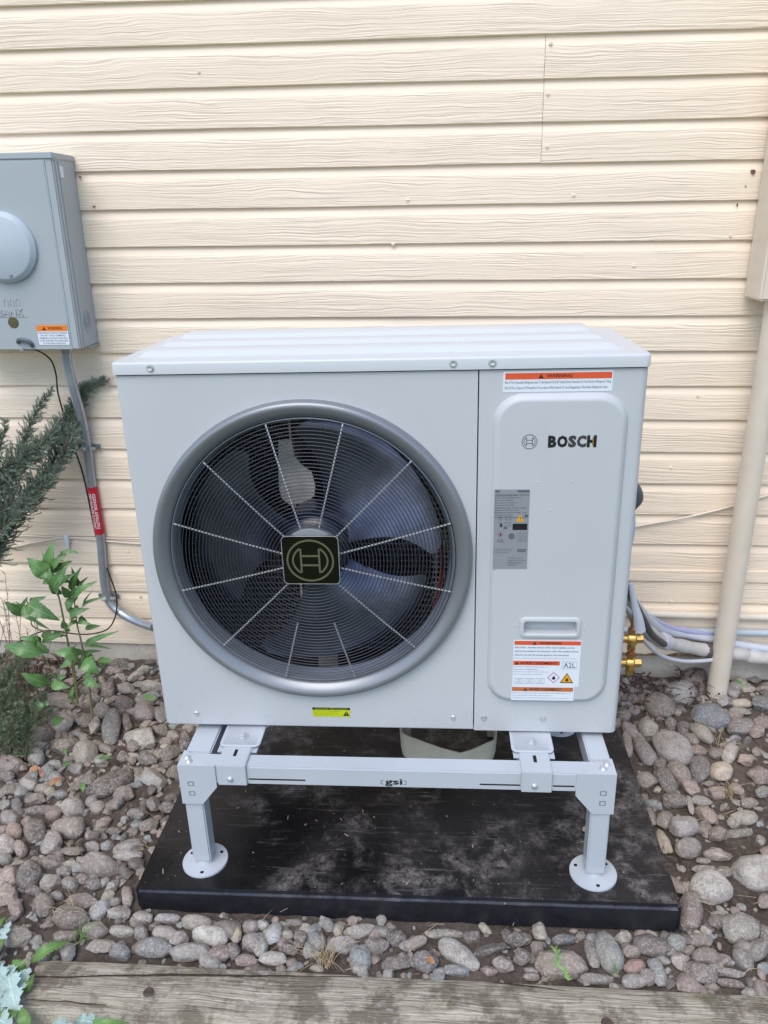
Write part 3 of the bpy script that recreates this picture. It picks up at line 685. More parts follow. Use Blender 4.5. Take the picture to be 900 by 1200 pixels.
(0.708,0.661,-0.348,0.0347,0.0227,0.0165,-2.73,'d','r','medium dark grey oval rock left of the large dark rock by the valves'),
(0.786,0.623,-0.342,0.0533,0.0451,0.0334,1.41,'n','r','large dark brown rock under the brass valves'),
(0.867,0.689,-0.341,0.0587,0.0473,0.0366,1.19,'sb','r','speckled blue grey egg shaped rock left of the downpipe foot'),
(0.931,0.767,-0.342,0.0835,0.0391,0.0351,1.22,'d','r','large dark grey round rock up and right of the speckled egg rock by the downpipe'),
(1.085,0.83,-0.346,0.0437,0.026,0.0229,1.23,'bg','a','small bluish grey blocky rock above the cream pill rock'),
(1.036,0.725,-0.347,0.0422,0.0217,0.0196,1.21,'lg','r','small pale grey round rock up and left of the cream pill rock'),
(0.922,0.576,-0.343,0.0572,0.0482,0.0306,2.55,'bl','r','large smooth blue teardrop rock in front of the downpipe'),
(0.993,0.529,-0.346,0.0504,0.0263,0.0217,-2.57,'g','r','medium grey oval rock below the cream pill rock'),
(1.061,0.551,-0.347,0.0328,0.0264,0.02,-2.37,'p','a','medium pink blocky rock below the dark blue square rock'),
(0.986,0.659,-0.348,0.0328,0.0198,0.0177,0.91,'g','a','small grey blocky rock left of the cream pill rock'),
(1.038,0.653,-0.35,0.0312,0.0177,0.0119,-3.06,'c','r','cream pill shaped rock right of the downpipe foot'),
(1.017,0.61,-0.35,0.032,0.0151,0.0103,-3.07,'nl','r','medium light brown long rock below the cream pill rock'),
(1.091,0.652,-0.345,0.0417,0.0286,0.0249,0.93,'b','a','dark blue square rock near the right edge by the downpipe'),
(1.14,0.81,-0.347,0.0443,0.0296,0.0201,-2.78,'g','a','medium grey angular rock above the dark blue square rock'),
(1.093,0.735,-0.351,0.0175,0.0128,0.0098,-2.41,'lp','a','tiny pale pink blocky rock up and right of the cream pill rock'),
(1.132,0.737,-0.35,0.0262,0.0175,0.0122,-2.77,'pn','a','small pinkish brown angular rock above the dark blue square rock'),
(0.723,0.504,-0.346,0.0412,0.028,0.0237,1.37,'tl','r','medium pale tan round rock up and right of the narrow upright rock by the pad'),
(0.764,0.419,-0.341,0.0654,0.0497,0.0362,1.84,'sp','r','largest cream speckled rock right of the heat pump corner'),
(0.792,0.534,-0.348,0.0297,0.019,0.016,1.38,'d','a','small dark grey blocky rock down and right of the large dark rock by the valves'),
(0.823,0.516,-0.349,0.0373,0.0169,0.015,1.28,'d','a','small dark grey angular rock up and right of the large cream speckled rock'),
(0.872,0.5,-0.348,0.0441,0.0243,0.018,1.79,'t','r','medium tan oval rock down and left of the blue teardrop rock'),
(0.672,0.497,-0.348,0.0319,0.0228,0.0173,1.76,'pn','a','small pinkish brown angular rock above the narrow upright rock by the pad'),
(0.649,0.435,-0.35,0.0536,0.0129,0.0111,1.44,'tp','r','narrow pink tan rock upright beside the right side of the pad'),
(0.687,0.4,-0.347,0.0546,0.0247,0.0192,1.78,'g','r','large grey long rock down and right of the narrow upright rock by the pad'),
(0.837,0.47,-0.35,0.0217,0.0166,0.0116,1.99,'n','r','small brown oval rock right of the large cream speckled rock'),
(0.838,0.419,-0.35,0.0246,0.0162,0.0122,-2.86,'p','a','small pink angular rock right of the large cream speckled rock'),
(0.882,0.407,-0.349,0.0234,0.0175,0.0142,-2.51,'n','r','small brown round rock above the cream bun rock'),
(0.92,0.409,-0.348,0.0443,0.018,0.0168,1.04,'tl','r','medium pale tan oval rock up and right of the cream bun rock'),
(0.952,0.384,-0.348,0.0284,0.0204,0.0183,0.87,'or','a','small orange brown blocky rock up and right of the cream bun rock'),
(0.816,0.336,-0.346,0.0492,0.0254,0.0227,1.23,'g','r','medium grey round rock left of the cream bun rock'),
(0.871,0.329,-0.346,0.0349,0.0282,0.0229,-2.41,'c','r','round cream rock like a bun on the right soil'),
(0.758,0.325,-0.348,0.0381,0.0252,0.0184,1.93,'pn','r','medium pinkish brown oval rock below the large cream speckled rock'),
(0.714,0.288,-0.348,0.0416,0.0232,0.0176,1.85,'d','r','large dark grey oval rock below the large cream speckled rock'),
(0.663,0.285,-0.347,0.0273,0.0246,0.019,-2.48,'n','r','medium brown round rock down and right of the narrow upright rock by the pad'),
(0.768,0.263,-0.348,0.0281,0.0224,0.0163,1.91,'p','a','medium pink angular rock up and left of the pointed tan rock'),
(0.837,0.249,-0.349,0.027,0.0197,0.0153,-2.89,'p','a','medium pink angular rock below the cream bun rock'),
(0.718,0.213,-0.348,0.0304,0.0224,0.0175,-2.93,'d','r','medium dark grey oval rock above the rounded pale rock by the pad'),
(0.752,0.202,-0.352,0.0357,0.0079,0.0067,1.44,'lg','r','medium pale grey long rock up and left of the pointed tan rock'),
(0.784,0.216,-0.35,0.0249,0.014,0.0103,3.01,'g','r','medium grey long rock up and left of the pointed tan rock'),
(0.783,0.166,-0.348,0.0342,0.0232,0.0171,1.92,'or','a','pointed pinkish tan rock on bare soil right of the pad'),
(0.673,0.142,-0.348,0.0335,0.0182,0.017,0.96,'n','r','medium brown round rock left of the rounded pale rock by the pad'),
(0.71,0.118,-0.345,0.0381,0.0295,0.0267,-2.42,'lg','r','rounded pale grey rock right of the pad edge'),
(0.703,0.051,-0.347,0.0316,0.0235,0.0206,-2.68,'g','r','medium grey round rock below the rounded pale rock by the pad'),
(0.65,0.073,-0.349,0.0389,0.019,0.0153,1.66,'c','a','cream yellow rock lying along the right edge of the pad'),
(0.762,0.036,-0.349,0.0294,0.0185,0.0142,2.93,'lp','a','medium pale pink angular rock above the large rounded grey rock'),
(0.836,0.106,-0.35,0.0379,0.0143,0.0124,-2.86,'t','a','large tan long jagged rock down and right of the pointed tan rock'),
(0.785,0.1,-0.348,0.0239,0.018,0.0165,-2.44,'pn','r','small pinkish brown round rock down and right of the pointed tan rock'),
(0.969,0.322,-0.346,0.0339,0.0273,0.0215,-2.54,'p','a','medium pink blocky rock right of the cream bun rock'),
(0.95,0.257,-0.35,0.02,0.0143,0.012,-2.59,'bg','r','tiny bluish grey round rock down and right of the cream bun rock'),
(0.901,0.215,-0.35,0.0212,0.0133,0.0102,-3.03,'pn','r','small pinkish brown oval rock down and right of the cream bun rock'),
(0.844,0.144,-0.349,0.0279,0.0154,0.0141,-2.56,'tl','a','small pale tan angular rock right of the pointed tan rock'),
(0.641,0.154,-0.35,0.0316,0.0126,0.0105,1.53,'pn','r','medium pinkish brown long rock left of the rounded pale rock by the pad'),
(0.669,0.571,-0.348,0.0243,0.0192,0.0159,1.0,'d','r','tiny dark grey round rock above the narrow upright rock by the pad'),
(0.705,0.6,-0.349,0.0214,0.017,0.0137,0.92,'n','r','tiny brown round rock left of the large dark rock by the valves'),
(0.72,-0.009,-0.351,0.0261,0.0088,0.0075,-3.05,'lg','r','medium pale grey long rock above the large rounded grey rock'),
(0.727,0.017,-0.352,0.0165,0.0077,0.0061,3.01,'g','r','small grey long rock above the large rounded grey rock'),
(0.882,0.087,-0.351,0.0155,0.011,0.0096,1.17,'g','r','tiny grey round rock above the biggest pale rock at the right edge'),
(0.639,0.536,-0.35,0.0181,0.0148,0.0116,-2.38,'n','r','tiny brown round rock up and left of the narrow upright rock by the pad'),
(0.716,0.352,-0.349,0.0265,0.0166,0.0149,1.18,'d','r','small dark grey round rock down and left of the large cream speckled rock'),
(0.825,0.285,-0.352,0.0149,0.0079,0.0061,-2.97,'n','a','tiny brown long jagged rock down and left of the cream bun rock'),
(-0.945,0.766,-0.344,0.0554,0.0346,0.029,2.54,'d','a','largest dark flat slab leaning on the foundation left of the heat pump'),
(-1.239,0.865,-0.348,0.0291,0.021,0.0185,2.3,'bg','r','tiny bluish grey round rock left of the slab against the foundation'),
(-0.965,0.732,-0.348,0.0343,0.0224,0.0184,2.63,'pn','a','small pinkish brown angular rock down and left of the slab against the foundation'),
(-0.885,0.649,-0.348,0.0283,0.0207,0.0158,2.89,'g','a','small grey angular rock up and left of the pinkish rock by the heat pump corner'),
(-0.992,0.625,-0.347,0.0335,0.025,0.0197,2.79,'d','r','small dark grey oval rock down and left of the slab against the foundation'),
(-1.062,0.566,-0.347,0.0459,0.0262,0.0213,2.88,'t','r','medium tan oval rock above the pale flat rock with the leaf'),
(-1.071,0.729,-0.346,0.0393,0.0251,0.0226,2.42,'g','a','small grey blocky rock left of the slab against the foundation'),
(-1.173,0.728,-0.346,0.0385,0.0286,0.0228,2.68,'n','a','medium brown angular rock above the pale flat rock with the leaf'),
(-0.932,0.632,-0.347,0.0459,0.021,0.0197,2.08,'n','a','small brown blocky rock above the blue wedge rock'),
(-1.085,0.852,-0.349,0.0224,0.017,0.0129,2.71,'d','a','tiny dark grey angular rock up and left of the slab against the foundation'),
(-1.189,0.571,-0.349,0.0281,0.0193,0.0156,2.86,'n','a','small brown angular rock up and left of the dark rock by the low juniper'),
(-1.029,0.826,-0.35,0.023,0.0171,0.0127,2.82,'g','a','tiny grey angular rock up and left of the slab against the foundation'),
(-1.138,0.758,-0.35,0.0226,0.0163,0.0125,2.82,'d','a','tiny dark grey angular rock above the pale flat rock with the leaf'),
(-1.203,0.643,-0.349,0.0228,0.0204,0.014,1.04,'n','a','small brown angular rock above the dark rock by the low juniper'),
]
PLANT_LEAVES = [((-0.93, 0.41, 0.151), (-0.977, 0.393, 0.214), 0.041), ((-0.934, 0.43, 0.162), (-0.907, 0.404, 0.255), 0.03), ((-0.908, 0.39, 0.165), (-0.935, 0.369, 0.174), 0.021), ((-0.927, 0.41, 0.146), (-0.941, 0.382, 0.145), 0.018), ((-0.918, 0.41, 0.172), (-0.868, 0.381, 0.231), 0.021), ((-0.885, 0.41, 0.21), (-0.862, 0.398, 0.241), 0.014), ((-0.928, 0.43, 0.158), (-0.87, 0.42, 0.197), 0.018), ((-0.906, 0.38, 0.115), (-0.852, 0.345, 0.212), 0.034), ((-0.892, 0.41, 0.139), (-0.856, 0.392, 0.17), 0.016), ((-0.884, 0.41, 0.092), (-0.896, 0.393, 0.133), 0.022), ((-0.879, 0.43, 0.095), (-0.841, 0.39, 0.185), 0.023), ((-0.877, 0.41, 0.083), (-0.806, 0.386, 0.151), 0.024), ((-0.872, 0.44, 0.103), (-0.827, 0.405, 0.156), 0.01), ((-0.873, 0.4, 0.097), (-0.885, 0.376, 0.07), 0.022), ((-0.894, 0.41, 0.031), (-0.833, 0.381, 0.074), 0.029), ((-0.873, 0.41, 0.057), (-0.887, 0.395, 0.03), 0.021), ((-0.869, 0.43, 0.051), (-0.78, 0.401, 0.104), 0.009), ((-0.994, 0.38, 0.083), (-0.898, 0.344, 0.061), 0.041), ((-1.026, 0.41, 0.037), (-1.058, 0.384, 0.087), 0.027), ((-1.027, 0.43, 0.044), (-1.004, 0.398, 0.094), 0.014), ((-1.005, 0.41, 0.017), (-0.946, 0.38, 0.059), 0.015), ((-0.912, 0.41, -0.007), (-0.913, 0.398, 0.028), 0.019), ((-0.879, 0.41, 0.02), (-0.891, 0.377, 0.018), 0.014), ((-0.876, 0.41, 0.018), (-0.826, 0.382, 0.026), 0.014), ((-0.859, 0.41, -0.004), (-0.807, 0.391, 0.017), 0.015), ((-0.971, 0.37, -0.064), (-1.071, 0.359, -0.031), 0.036), ((-0.993, 0.41, -0.052), (-1.025, 0.374, -0.014), 0.027), ((-0.988, 0.41, -0.047), (-0.91, 0.386, -0.006), 0.022), ((-0.868, 0.41, -0.062), (-0.761, 0.378, 0.008), 0.017), ((-0.872, 0.38, -0.069), (-0.921, 0.344, -0.039), 0.032), ((-0.896, 0.43, -0.109), (-0.839, 0.399, -0.066), 0.021), ((-0.938, 0.43, -0.037), (-0.953, 0.392, -0.014), 0.018), ((-0.862, 0.38, -0.085), (-0.816, 0.358, -0.113), 0.036), ((-0.837, 0.41, -0.102), (-0.775, 0.376, -0.085), 0.016), ((-0.867, 0.38, -0.144), (-0.823, 0.357, -0.156), 0.029), ((-0.89, 0.41, -0.099), (-0.931, 0.372, -0.107), 0.022), ((-0.977, 0.38, -0.166), (-1.028, 0.344, -0.112), 0.032), ((-0.975, 0.39, -0.173), (-0.918, 0.377, -0.173), 0.025), ((-0.916, 0.39, -0.218), (-0.908, 0.376, -0.175), 0.016), ((-0.986, 0.35, -0.207), (-0.999, 0.333, -0.226), 0.021)]
PLANT_STEMS = [[(-0.913, 0.4, -0.241), (-0.91, 0.4, -0.158), (-0.91, 0.4, -0.022), (-0.912, 0.4, 0.083), (-0.918, 0.4, 0.134), (-0.919, 0.4, 0.16)], [(-0.876, 0.4, -0.28), (-0.87, 0.4, -0.171), (-0.871, 0.4, -0.048), (-0.875, 0.4, 0.019), (-0.87, 0.4, 0.097)], [(-0.916, 0.39, -0.24), (-0.934, 0.39, -0.195), (-0.957, 0.39, -0.153), (-0.975, 0.39, -0.099), (-0.987, 0.39, -0.072)], [(-0.91, 0.4, -0.022), (-0.953, 0.4, -0.015), (-0.999, 0.4, 0.003), (-1.004, 0.4, 0.029), (-1.004, 0.4, 0.094)], [(-0.902, 0.38, -0.227), (-0.894, 0.38, -0.131), (-0.896, 0.38, -0.063), (-0.874, 0.38, -0.036)]]
JUNIPER = [([(-1.291, 0.62, 0.035), (-1.167, 0.64, 0.182), (-1.084, 0.67, 0.294), (-1.01, 0.71, 0.414), (-0.96, 0.74, 0.522), (-0.919, 0.752, 0.588), (-0.857, 0.76, 0.616)], 0.085), ([(-1.231, 0.62, 0.203), (-1.129, 0.64, 0.356), (-1.078, 0.66, 0.466), (-1.041, 0.68, 0.536), (-0.991, 0.7, 0.603)], 0.05), ([(-1.258, 0.6, 0.264), (-1.181, 0.62, 0.388), (-1.132, 0.64, 0.471), (-1.123, 0.66, 0.523)], 0.045), ([(-1.212, 0.6, 0.238), (-1.109, 0.62, 0.298), (-1.019, 0.64, 0.357), (-0.973, 0.72, 0.411)], 0.075), ([(-1.22, 0.6, 0.198), (-1.119, 0.6, 0.252), (-1.04, 0.62, 0.325), (-0.99, 0.62, 0.364)], 0.05), ([(-1.227, 0.6, 0.291), (-1.122, 0.62, 0.363), (-1.046, 0.64, 0.421), (-0.992, 0.72, 0.489), (-0.964, 0.745, 0.539)], 0.07), ([(-1.244, 0.58, 0.152), (-1.153, 0.58, 0.22), (-1.088, 0.58, 0.268)], 0.045), ([(-1.186, 0.6, 0.369), (-1.087, 0.62, 0.414), (-1.014, 0.64, 0.459), (-0.988, 0.69, 0.516)], 0.07), ([(-0.993, 0.68, 0.397), (-0.962, 0.69, 0.458), (-0.967, 0.74, 0.509), (-0.941, 0.75, 0.571), (-0.909, 0.758, 0.602)], 0.06)]
LOWJUN = [([(-1.143, 0.316, -0.35), (-1.101, 0.331, -0.231), (-1.058, 0.346, -0.142)], 0.035), ([(-1.066, 0.265, -0.35), (-1.043, 0.28, -0.248), (-1.02, 0.295, -0.175)], 0.035), ([(-1.027, 0.285, -0.35), (-1.008, 0.3, -0.254), (-0.989, 0.315, -0.188)], 0.035), ([(-1.221, 0.432, -0.35), (-1.157, 0.447, -0.226), (-1.092, 0.462, -0.131)], 0.035), ([(-1.361, 0.653, -0.35), (-1.317, 0.668, -0.287), (-1.273, 0.683, -0.254)], 0.035), ([(-1.229, 0.518, -0.35), (-1.169, 0.533, -0.297), (-1.109, 0.548, -0.274)], 0.035), ([(-1.127, 0.244, -0.35), (-1.091, 0.259, -0.261), (-1.055, 0.274, -0.203)], 0.035), ([(-1.111, 0.396, -0.35), (-1.067, 0.411, -0.278), (-1.023, 0.426, -0.236)], 0.035), ([(-1.127, 0.356, -0.35), (-1.077, 0.371, -0.315), (-1.026, 0.386, -0.31)], 0.035), ([(-1.202, 0.352, -0.35), (-1.164, 0.367, -0.23), (-1.126, 0.382, -0.139)], 0.035), ([(-1.305, 0.656, -0.35), (-1.257, 0.671, -0.303), (-1.209, 0.686, -0.286)], 0.035), ([(-1.189, 0.52, -0.35), (-1.127, 0.535, -0.282), (-1.064, 0.55, -0.244)], 0.035), ([(-1.239, 0.586, -0.35), (-1.22, 0.601, -0.266), (-1.201, 0.616, -0.212)], 0.035), ([(-1.085, 0.397, -0.35), (-1.047, 0.412, -0.307), (-1.008, 0.427, -0.295)], 0.035), ([(-1.186, 0.392, -0.35), (-1.131, 0.407, -0.273), (-1.076, 0.422, -0.226)], 0.035), ([(-1.119, 0.318, -0.35), (-1.077, 0.333, -0.301), (-1.035, 0.348, -0.283)], 0.035)]
THISTLE = [((-0.646, -0.464, -0.335), (-0.727, -0.358, -0.315), 0.045, 0), ((-0.678, -0.419, -0.335), (-0.679, -0.363, -0.315), 0.028, 0), ((-0.588, -0.46, -0.335), (-0.537, -0.486, -0.315), 0.03, 0), ((-0.628, -0.471, -0.335), (-0.653, -0.446, -0.315), 0.024, 1), ((-0.668, -0.406, -0.335), (-0.662, -0.377, -0.315), 0.021, 1), ((-0.707, -0.451, -0.335), (-0.648, -0.486, -0.315), 0.037, 0), ((-0.728, -0.383, -0.335), (-0.783, -0.327, -0.315), 0.026, 1), ((-0.687, -0.419, -0.335), (-0.75, -0.36, -0.315), 0.037, 0), ((-0.691, -0.34, -0.335), (-0.626, -0.301, -0.315), 0.024, 1), ((-0.766, -0.319, -0.335), (-0.772, -0.262, -0.315), 0.022, 0), ((-0.55, -0.452, -0.335), (-0.485, -0.469, -0.315), 0.026, 0), ((-0.748, -0.384, -0.335), (-0.704, -0.388, -0.315), 0.045, 0), ((-0.693, -0.363, -0.335), (-0.719, -0.352, -0.315), 0.03, 1), ((-0.689, -0.474, -0.335), (-0.655, -0.454, -0.315), 0.037, 1), ((-0.69, -0.442, -0.335), (-0.724, -0.433, -0.315), 0.049, 0), ((-0.782, -0.33, -0.335), (-0.76, -0.306, -0.315), 0.03, 1), ((-0.525, -0.463, -0.335), (-0.443, -0.462, -0.315), 0.015, 1), ((-0.802, -0.281, -0.335), (-0.787, -0.254, -0.315), 0.019, 1)]
CONDUIT = [(-0.928, 0.69, 0.72), (-0.934, 0.7, 0.666), (-0.932, 0.71, 0.596), (-0.935, 0.735, 0.516), (-0.942, 0.757, 0.414), (-0.947, 0.762, 0.291), (-0.945, 0.762, 0.136), (-0.955, 0.762, -0.026), (-0.952, 0.762, -0.087), (-0.933, 0.758, -0.122), (-0.891, 0.745, -0.145), (-0.835, 0.72, -0.155), (-0.778, 0.68, -0.147)]
WEED = [(0.345, -0.277, -0.304), (0.349, -0.302, -0.296), (0.342, -0.319, -0.294), (0.356, -0.331, -0.296), (0.362, -0.339, -0.308)]
PADBIT = (0.4519, 0.0278)
PIPE = [(0.978, 0.7, -0.4), (0.977, 0.7, 0.0), (0.976, 0.7, 0.45), (0.975, 0.7, 0.87)]
BRACKET = [(-0.219, 0.6144), (-0.191, 0.6142), (-0.1875, 0.5793), (-0.1734, 0.5598), (-0.153, 0.5437), (-0.1469, 0.515), (-0.1502, 0.4897), (-0.1701, 0.4761), (-0.2055, 0.4698), (-0.2218, 0.4854), (-0.2253, 0.5082), (-0.225, 0.5352)]

# ------------------------------------------------------------------ ground
def ground_height(x, y):
    h = noise.fractal(Vector((x*6, y*6, 0)), 1., 2., 4)*.010 + noise.noise(Vector((x*45, y*45, 3)))*.0035
    z = -.358 + h*min(1, max(0, 3-abs(x)*.6))
    if y > .62 and x < -.2: z += (y-.62)*.12
    if y > .62 and x > .4: z += (y-.62)*.05
    if y < -.40: z -= .035*min(1, (-.40-y)/.08)
    return z
def axis(lo, hi, step, far):
    a = list(np.arange(lo, hi+1e-6, step)); e = []; d = step*2; q = hi
    while q < far: q += d; e.append(q); d *= 1.5
    f = []; d = step*2; q = lo
    while q > -far: q -= d; f.append(q); d *= 1.5
    return f[::-1]+a+e
XS = axis(-1.7, 1.6, .012, 120); YS = axis(-.7, .8, .012, 120)
verts = [(x, y, ground_height(x, y)) for y in YS for x in XS]
nx = len(XS); faces = [(j*nx+i, j*nx+i+1, (j+1)*nx+i+1, (j+1)*nx+i) for j in range(len(YS)-1) for i in range(nx-1)]
me = bpy.data.meshes.new('ground'); me.from_pydata(verts, [], faces); me.materials.append(M['soil'])
me.polygons.foreach_set('use_smooth', [True]*len(me.polygons))
ground = bpy.data.objects.new('ground', me); COL.objects.link(ground); ground['kind'] = 'structure'

# ------------------------------------------------------------------ house wall
WY = .786; S = .0958; Z0 = 1.4591
wall = thing('house_wall', 'cream painted lap siding wall of textured wooden boards above a grey foundation', 'wall', (0, WY, -.45))
def siding_board(x0, x1, ztop, zbot, seed):
    """one lap: planed bevel band at the head, then a face leaning out to a thick drip edge"""
    bm = bmesh.new(); uvl = bm.loops.layers.uv.new('UVMap'); rn = random.Random(seed)
    H = ztop-zbot
    prof = [(WY+.004, zbot-.000), (WY-.0085, zbot+.0004), (WY-.0100, zbot+.0020), (WY-.0100, zbot+H*.35), (WY-.0095, zbot+H*.70), (WY-.0083, zbot+H*.775), (WY-.0015, zbot+H*.93), (WY-.0005, ztop+.004)]
    vv = [0, .01, .03, .35, .70, .765, .93, 1.]
    n = max(2, int((x1-x0)/.06)); rows = []
    ph = rn.uniform(0, 99)
    for i in range(n+1):
        x = x0+(x1-x0)*i/n
        wob = noise.noise(Vector((x*1.7, ph, 0)))*.0022; wy = noise.noise(Vector((x*2.3, ph, 5)))*.0012
        nick = noise.noise(Vector((x*19, ph, 9)))*.0007
        rows.append([bm.verts.new((x, y+wy*(k < 6), z+(wob+nick if k < 3 else 0))) for k, (y, z) in enumerate(prof)])
    for i in range(n):
        for k in range(len(prof)-1):
            f = bm.faces.new((rows[i][k], rows[i][k+1], rows[i+1][k+1], rows[i+1][k]))
            for lp, (u, v) in zip(f.loops, ((i, vv[k]), (i, vv[k+1]), (i+1, vv[k+1]), (i+1, vv[k]))): lp[uvl].uv = (u/n, v)
    bm.faces.new(rows[0][::-1]); bm.faces.new(rows[-1])
    bmesh.ops.recalc_face_normals(bm, faces=bm.faces)
    return bm
for k in range(-15, 18):
    zt, zb = Z0-k*S, Z0-(k+1)*S
    if 0 <= k <= 2:
        xs = .3595 + .0015*(k-1)
        spans = [(-4., xs-.0005), (xs+.0005, 4.)]
    elif k % 4 == 3 and k > 3: spans = [(-4., -2.2-.1*k+.0), (-2.2-.1*k+.0018, 4.)]
    else: spans = [(-4., 4.)]
    for a, b in spans:
        obj('siding_board', siding_board(a, b, zt, zb, k*7+int(a*10)), M['siding'], wall, smooth=20)
obj('wall_core', B(-4, 4, WY+.006, WY+.15, -.262, Z0+15*S), M['sheathing'], wall, smooth=0)
obj('foundation', B(-4, 4, WY+.002, WY+.16, -.6, -.2665, bev=.004), M['foundation'], wall, label='rough grey foundation strip under the lowest board')
# ledge strip on the right part and small marks on the paint
bm = B(.50, 4, WY-.0165, WY-.010, -.0005, .0375, bev=.002); obj('patch_strip', bm, M['siding'], wall)
for (x, z, w, h) in ((.893, 1.143, .013, .011), (.866, 1.066, .003, .009), (-.856, 1.160, .006, .005), (-.829, 1.086, .008, .004), (.88, 1.11, .004, .002)):
    bm = bmesh.new(); pts = [(x+math.cos(a)*w/2*rnd.uniform(.7, 1.2), z+math.sin(a)*h/2*rnd.uniform(.7, 1.2)) for a in [i*math.pi/5 for i in range(10)]]
    plate(bm, pts, WY-.0132, WY-.009); obj('paint_chip', bm, M['chip'], wall)
bm = bmesh.new(); rn = random.Random(4); zb = Z0-18*S; up_ = []; lo_ = []
for i in range(60):
    x = .56+i*.011; up_.append((x, zb+.004+.016*max(0, noise.noise(Vector((x*14, 3, 0)))+.25)+.005*rn.random())); lo_.append((x, zb+.0005))
a = [bm.verts.new((x, WY-.0112, z)) for x, z in lo_]; b = [bm.verts.new((x, WY-.0108, z)) for x, z in up_]
for i in range(59): bm.faces.new((a[i], a[i+1], b[i+1], b[i]))
obj('peeled_edge', bm, M['peeled'], wall, label='bare brown wood where paint has peeled off the lowest board')
for (x, z) in ((-.51, 1.40), (.02, 1.09), (.37, 1.44), (.37, 1.33), (.375, 1.21), (.45, 1.095), (-.02, .98), (.62, .92), (.86, .99), (.83, .57), (-.83, .55), (.78, .36), (-.87, .07), (-.85, -.09), (.83, -.07)):
    bm = bmesh.new(); lathe_axis(bm, (x, WY-.0095, z), (0, -1, 0), [(.0045, 0), (.0042, .0028), (.002, .0034), (0, .0028)], 10); obj('nail_head', bm, M['siding'], wall)

# ------------------------------------------------------------------ black pad
PZ = -.294
pad = thing('equipment_pad', 'black plastic equipment pad with chalky smears under the white stand', 'pad', (0, .12, PZ-.06), tilt=True)
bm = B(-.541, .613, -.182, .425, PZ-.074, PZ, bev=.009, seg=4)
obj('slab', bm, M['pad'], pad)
bm = bmesh.new()
for x0, x1, y0, y1 in ((-.543, .615, .424, .430), (-.546, -.539, -.180, .430), (.611, .618, -.180, .430)):
    box(bm, x0, x1, y0, y1, PZ-.074, PZ-.060, bev=.002)
obj('bottom_lip', bm, M['pad'], pad)

# ------------------------------------------------------------------ stand
stand = thing('equipment_stand', 'white powder coated steel stand with round feet holding up the heat pump', 'stand', (0, .15, PZ), tilt=True)
XL0, XL1, XR0, XR1 = -.4275, -.372, .424, .4685
def beam_rail(x0, x1, y0, y1):
    return B(x0, x1, y0, y1, -.0615, -.0165, bev=.003)
for y0, front in ((-.120, True), (.405, False)):
    rl = obj('cross_rail', beam_rail(XL0, XR1, y0, y0+.042), M['stand'], stand)
    if front:
        for sx0, sx1 in ((-.282, -.162), (.198, .280), (.346, .389)):
            obj('slot_shade', B(sx0, sx1, y0-.0006, y0+.002, -.0490, -.0455, bev=.0004), M['dark'], rl)  # proud dark strip painting the shade inside the slot
        # maker's mark: small italic letters between two curved strokes
        text_mesh('gsi', .0035, .0395, -.0570, -.0385, y0-.0008, M['ink'], rl, bold=.02)
        bm = bmesh.new()
        for s in (-1, 1):
            ribbon(bm, [(.0215+s*(.0215+.0050*math.sin(t)), -.0475+.0050*math.cos(t)) for t in [math.pi*i/8 for i in range(9)]], .0007, y0-.0008, y0+.001)
        obj('emblem', bm, M['ink'], rl)
for x0, x1 in ((XL0, XL1), (XR0, XR1)):
    obj('side_rail', B(x0, x1, -.077, .404, -.0612, -.0160, bev=.003), M['stand'], stand)
def gusset(side, front=True):
    s = side; xo = XL0-.0025 if s < 0 else XR1+.0025
    g = -1 if s < 0 else 1
    inn = [(xo, -.0140), (xo, -.1130), (xo-g*.044, -.1130), (xo-g*.079, -.0680), (xo-g*.079, -.0140)]
    yf = -.1230 if front else .4500
    bm = bmesh.new()
    if front: plate(bm, inn, yf, yf+.0028)
    else: plate(bm, inn, yf-.0028, yf)
    y0, y1 = (yf+.0028, yf+.05) if front else (yf-.05, yf-.0028)
    box(bm, min(xo, xo-g*.0024), max(xo, xo-g*.0024), y0, y1, -.1130, -.0140)
    tri = [(xo-g*.0024, y0), (xo-g*.0024, y1), (xo-g*.066, y0)]
    vs = [bm.verts.new((x, y, z)) for z in (-.0163, -.0140) for x, y in tri]
    bm.faces.new(vs[:3]); bm.faces.new(vs[3:][::-1])
    for a in range(3): bm.faces.new((vs[a], vs[(a+1) % 3], vs[3+(a+1) % 3], vs[3+a]))
    bmesh.ops.recalc_face_normals(bm, faces=bm.faces)
    gs = obj('corner_gusset', bm, M['stand'], stand)
    if front:
        for z in (-.060, -.085):
            xc = xo-g*.024
            bm = bmesh.new(); a = loopv(bm, rrect(xc-.0062, xc+.0062, z-.0055, z+.0055, .001, 2), yf-.0006); b = loopv(bm, rrect(xc-.0045, xc+.0045, z-.004, z+.004, .001, 2), yf-.0006)
            c = loopv(bm, rrect(xc-.0045, xc+.0045, z-.004, z+.004, .001, 2), yf+.0012); loft(bm, a, b); loft(bm, b, c); ngon(bm, c)
            bmesh.ops.recalc_face_normals(bm, faces=bm.faces)
            obj('square_hole', bm, M['steel'], gs)
        pts = ((xo+.014, -.104), (xo+.021, -.116)) if s < 0 else ((xo-.014, -.098), (xo-.024, -.112))
        for bx, by in pts:
            bm = bmesh.new(); lathe_axis(bm, (bx, by+.006, -.0140), (0, 0, 1), [(.0078, 0), (.0078, .0012), (.006, .0035), (.003, .0055), (0, .006)], 16); obj('bolt', bm, M['screw'], gs)
for s in (-1, 1): gusset(s, True); gusset(s, False)
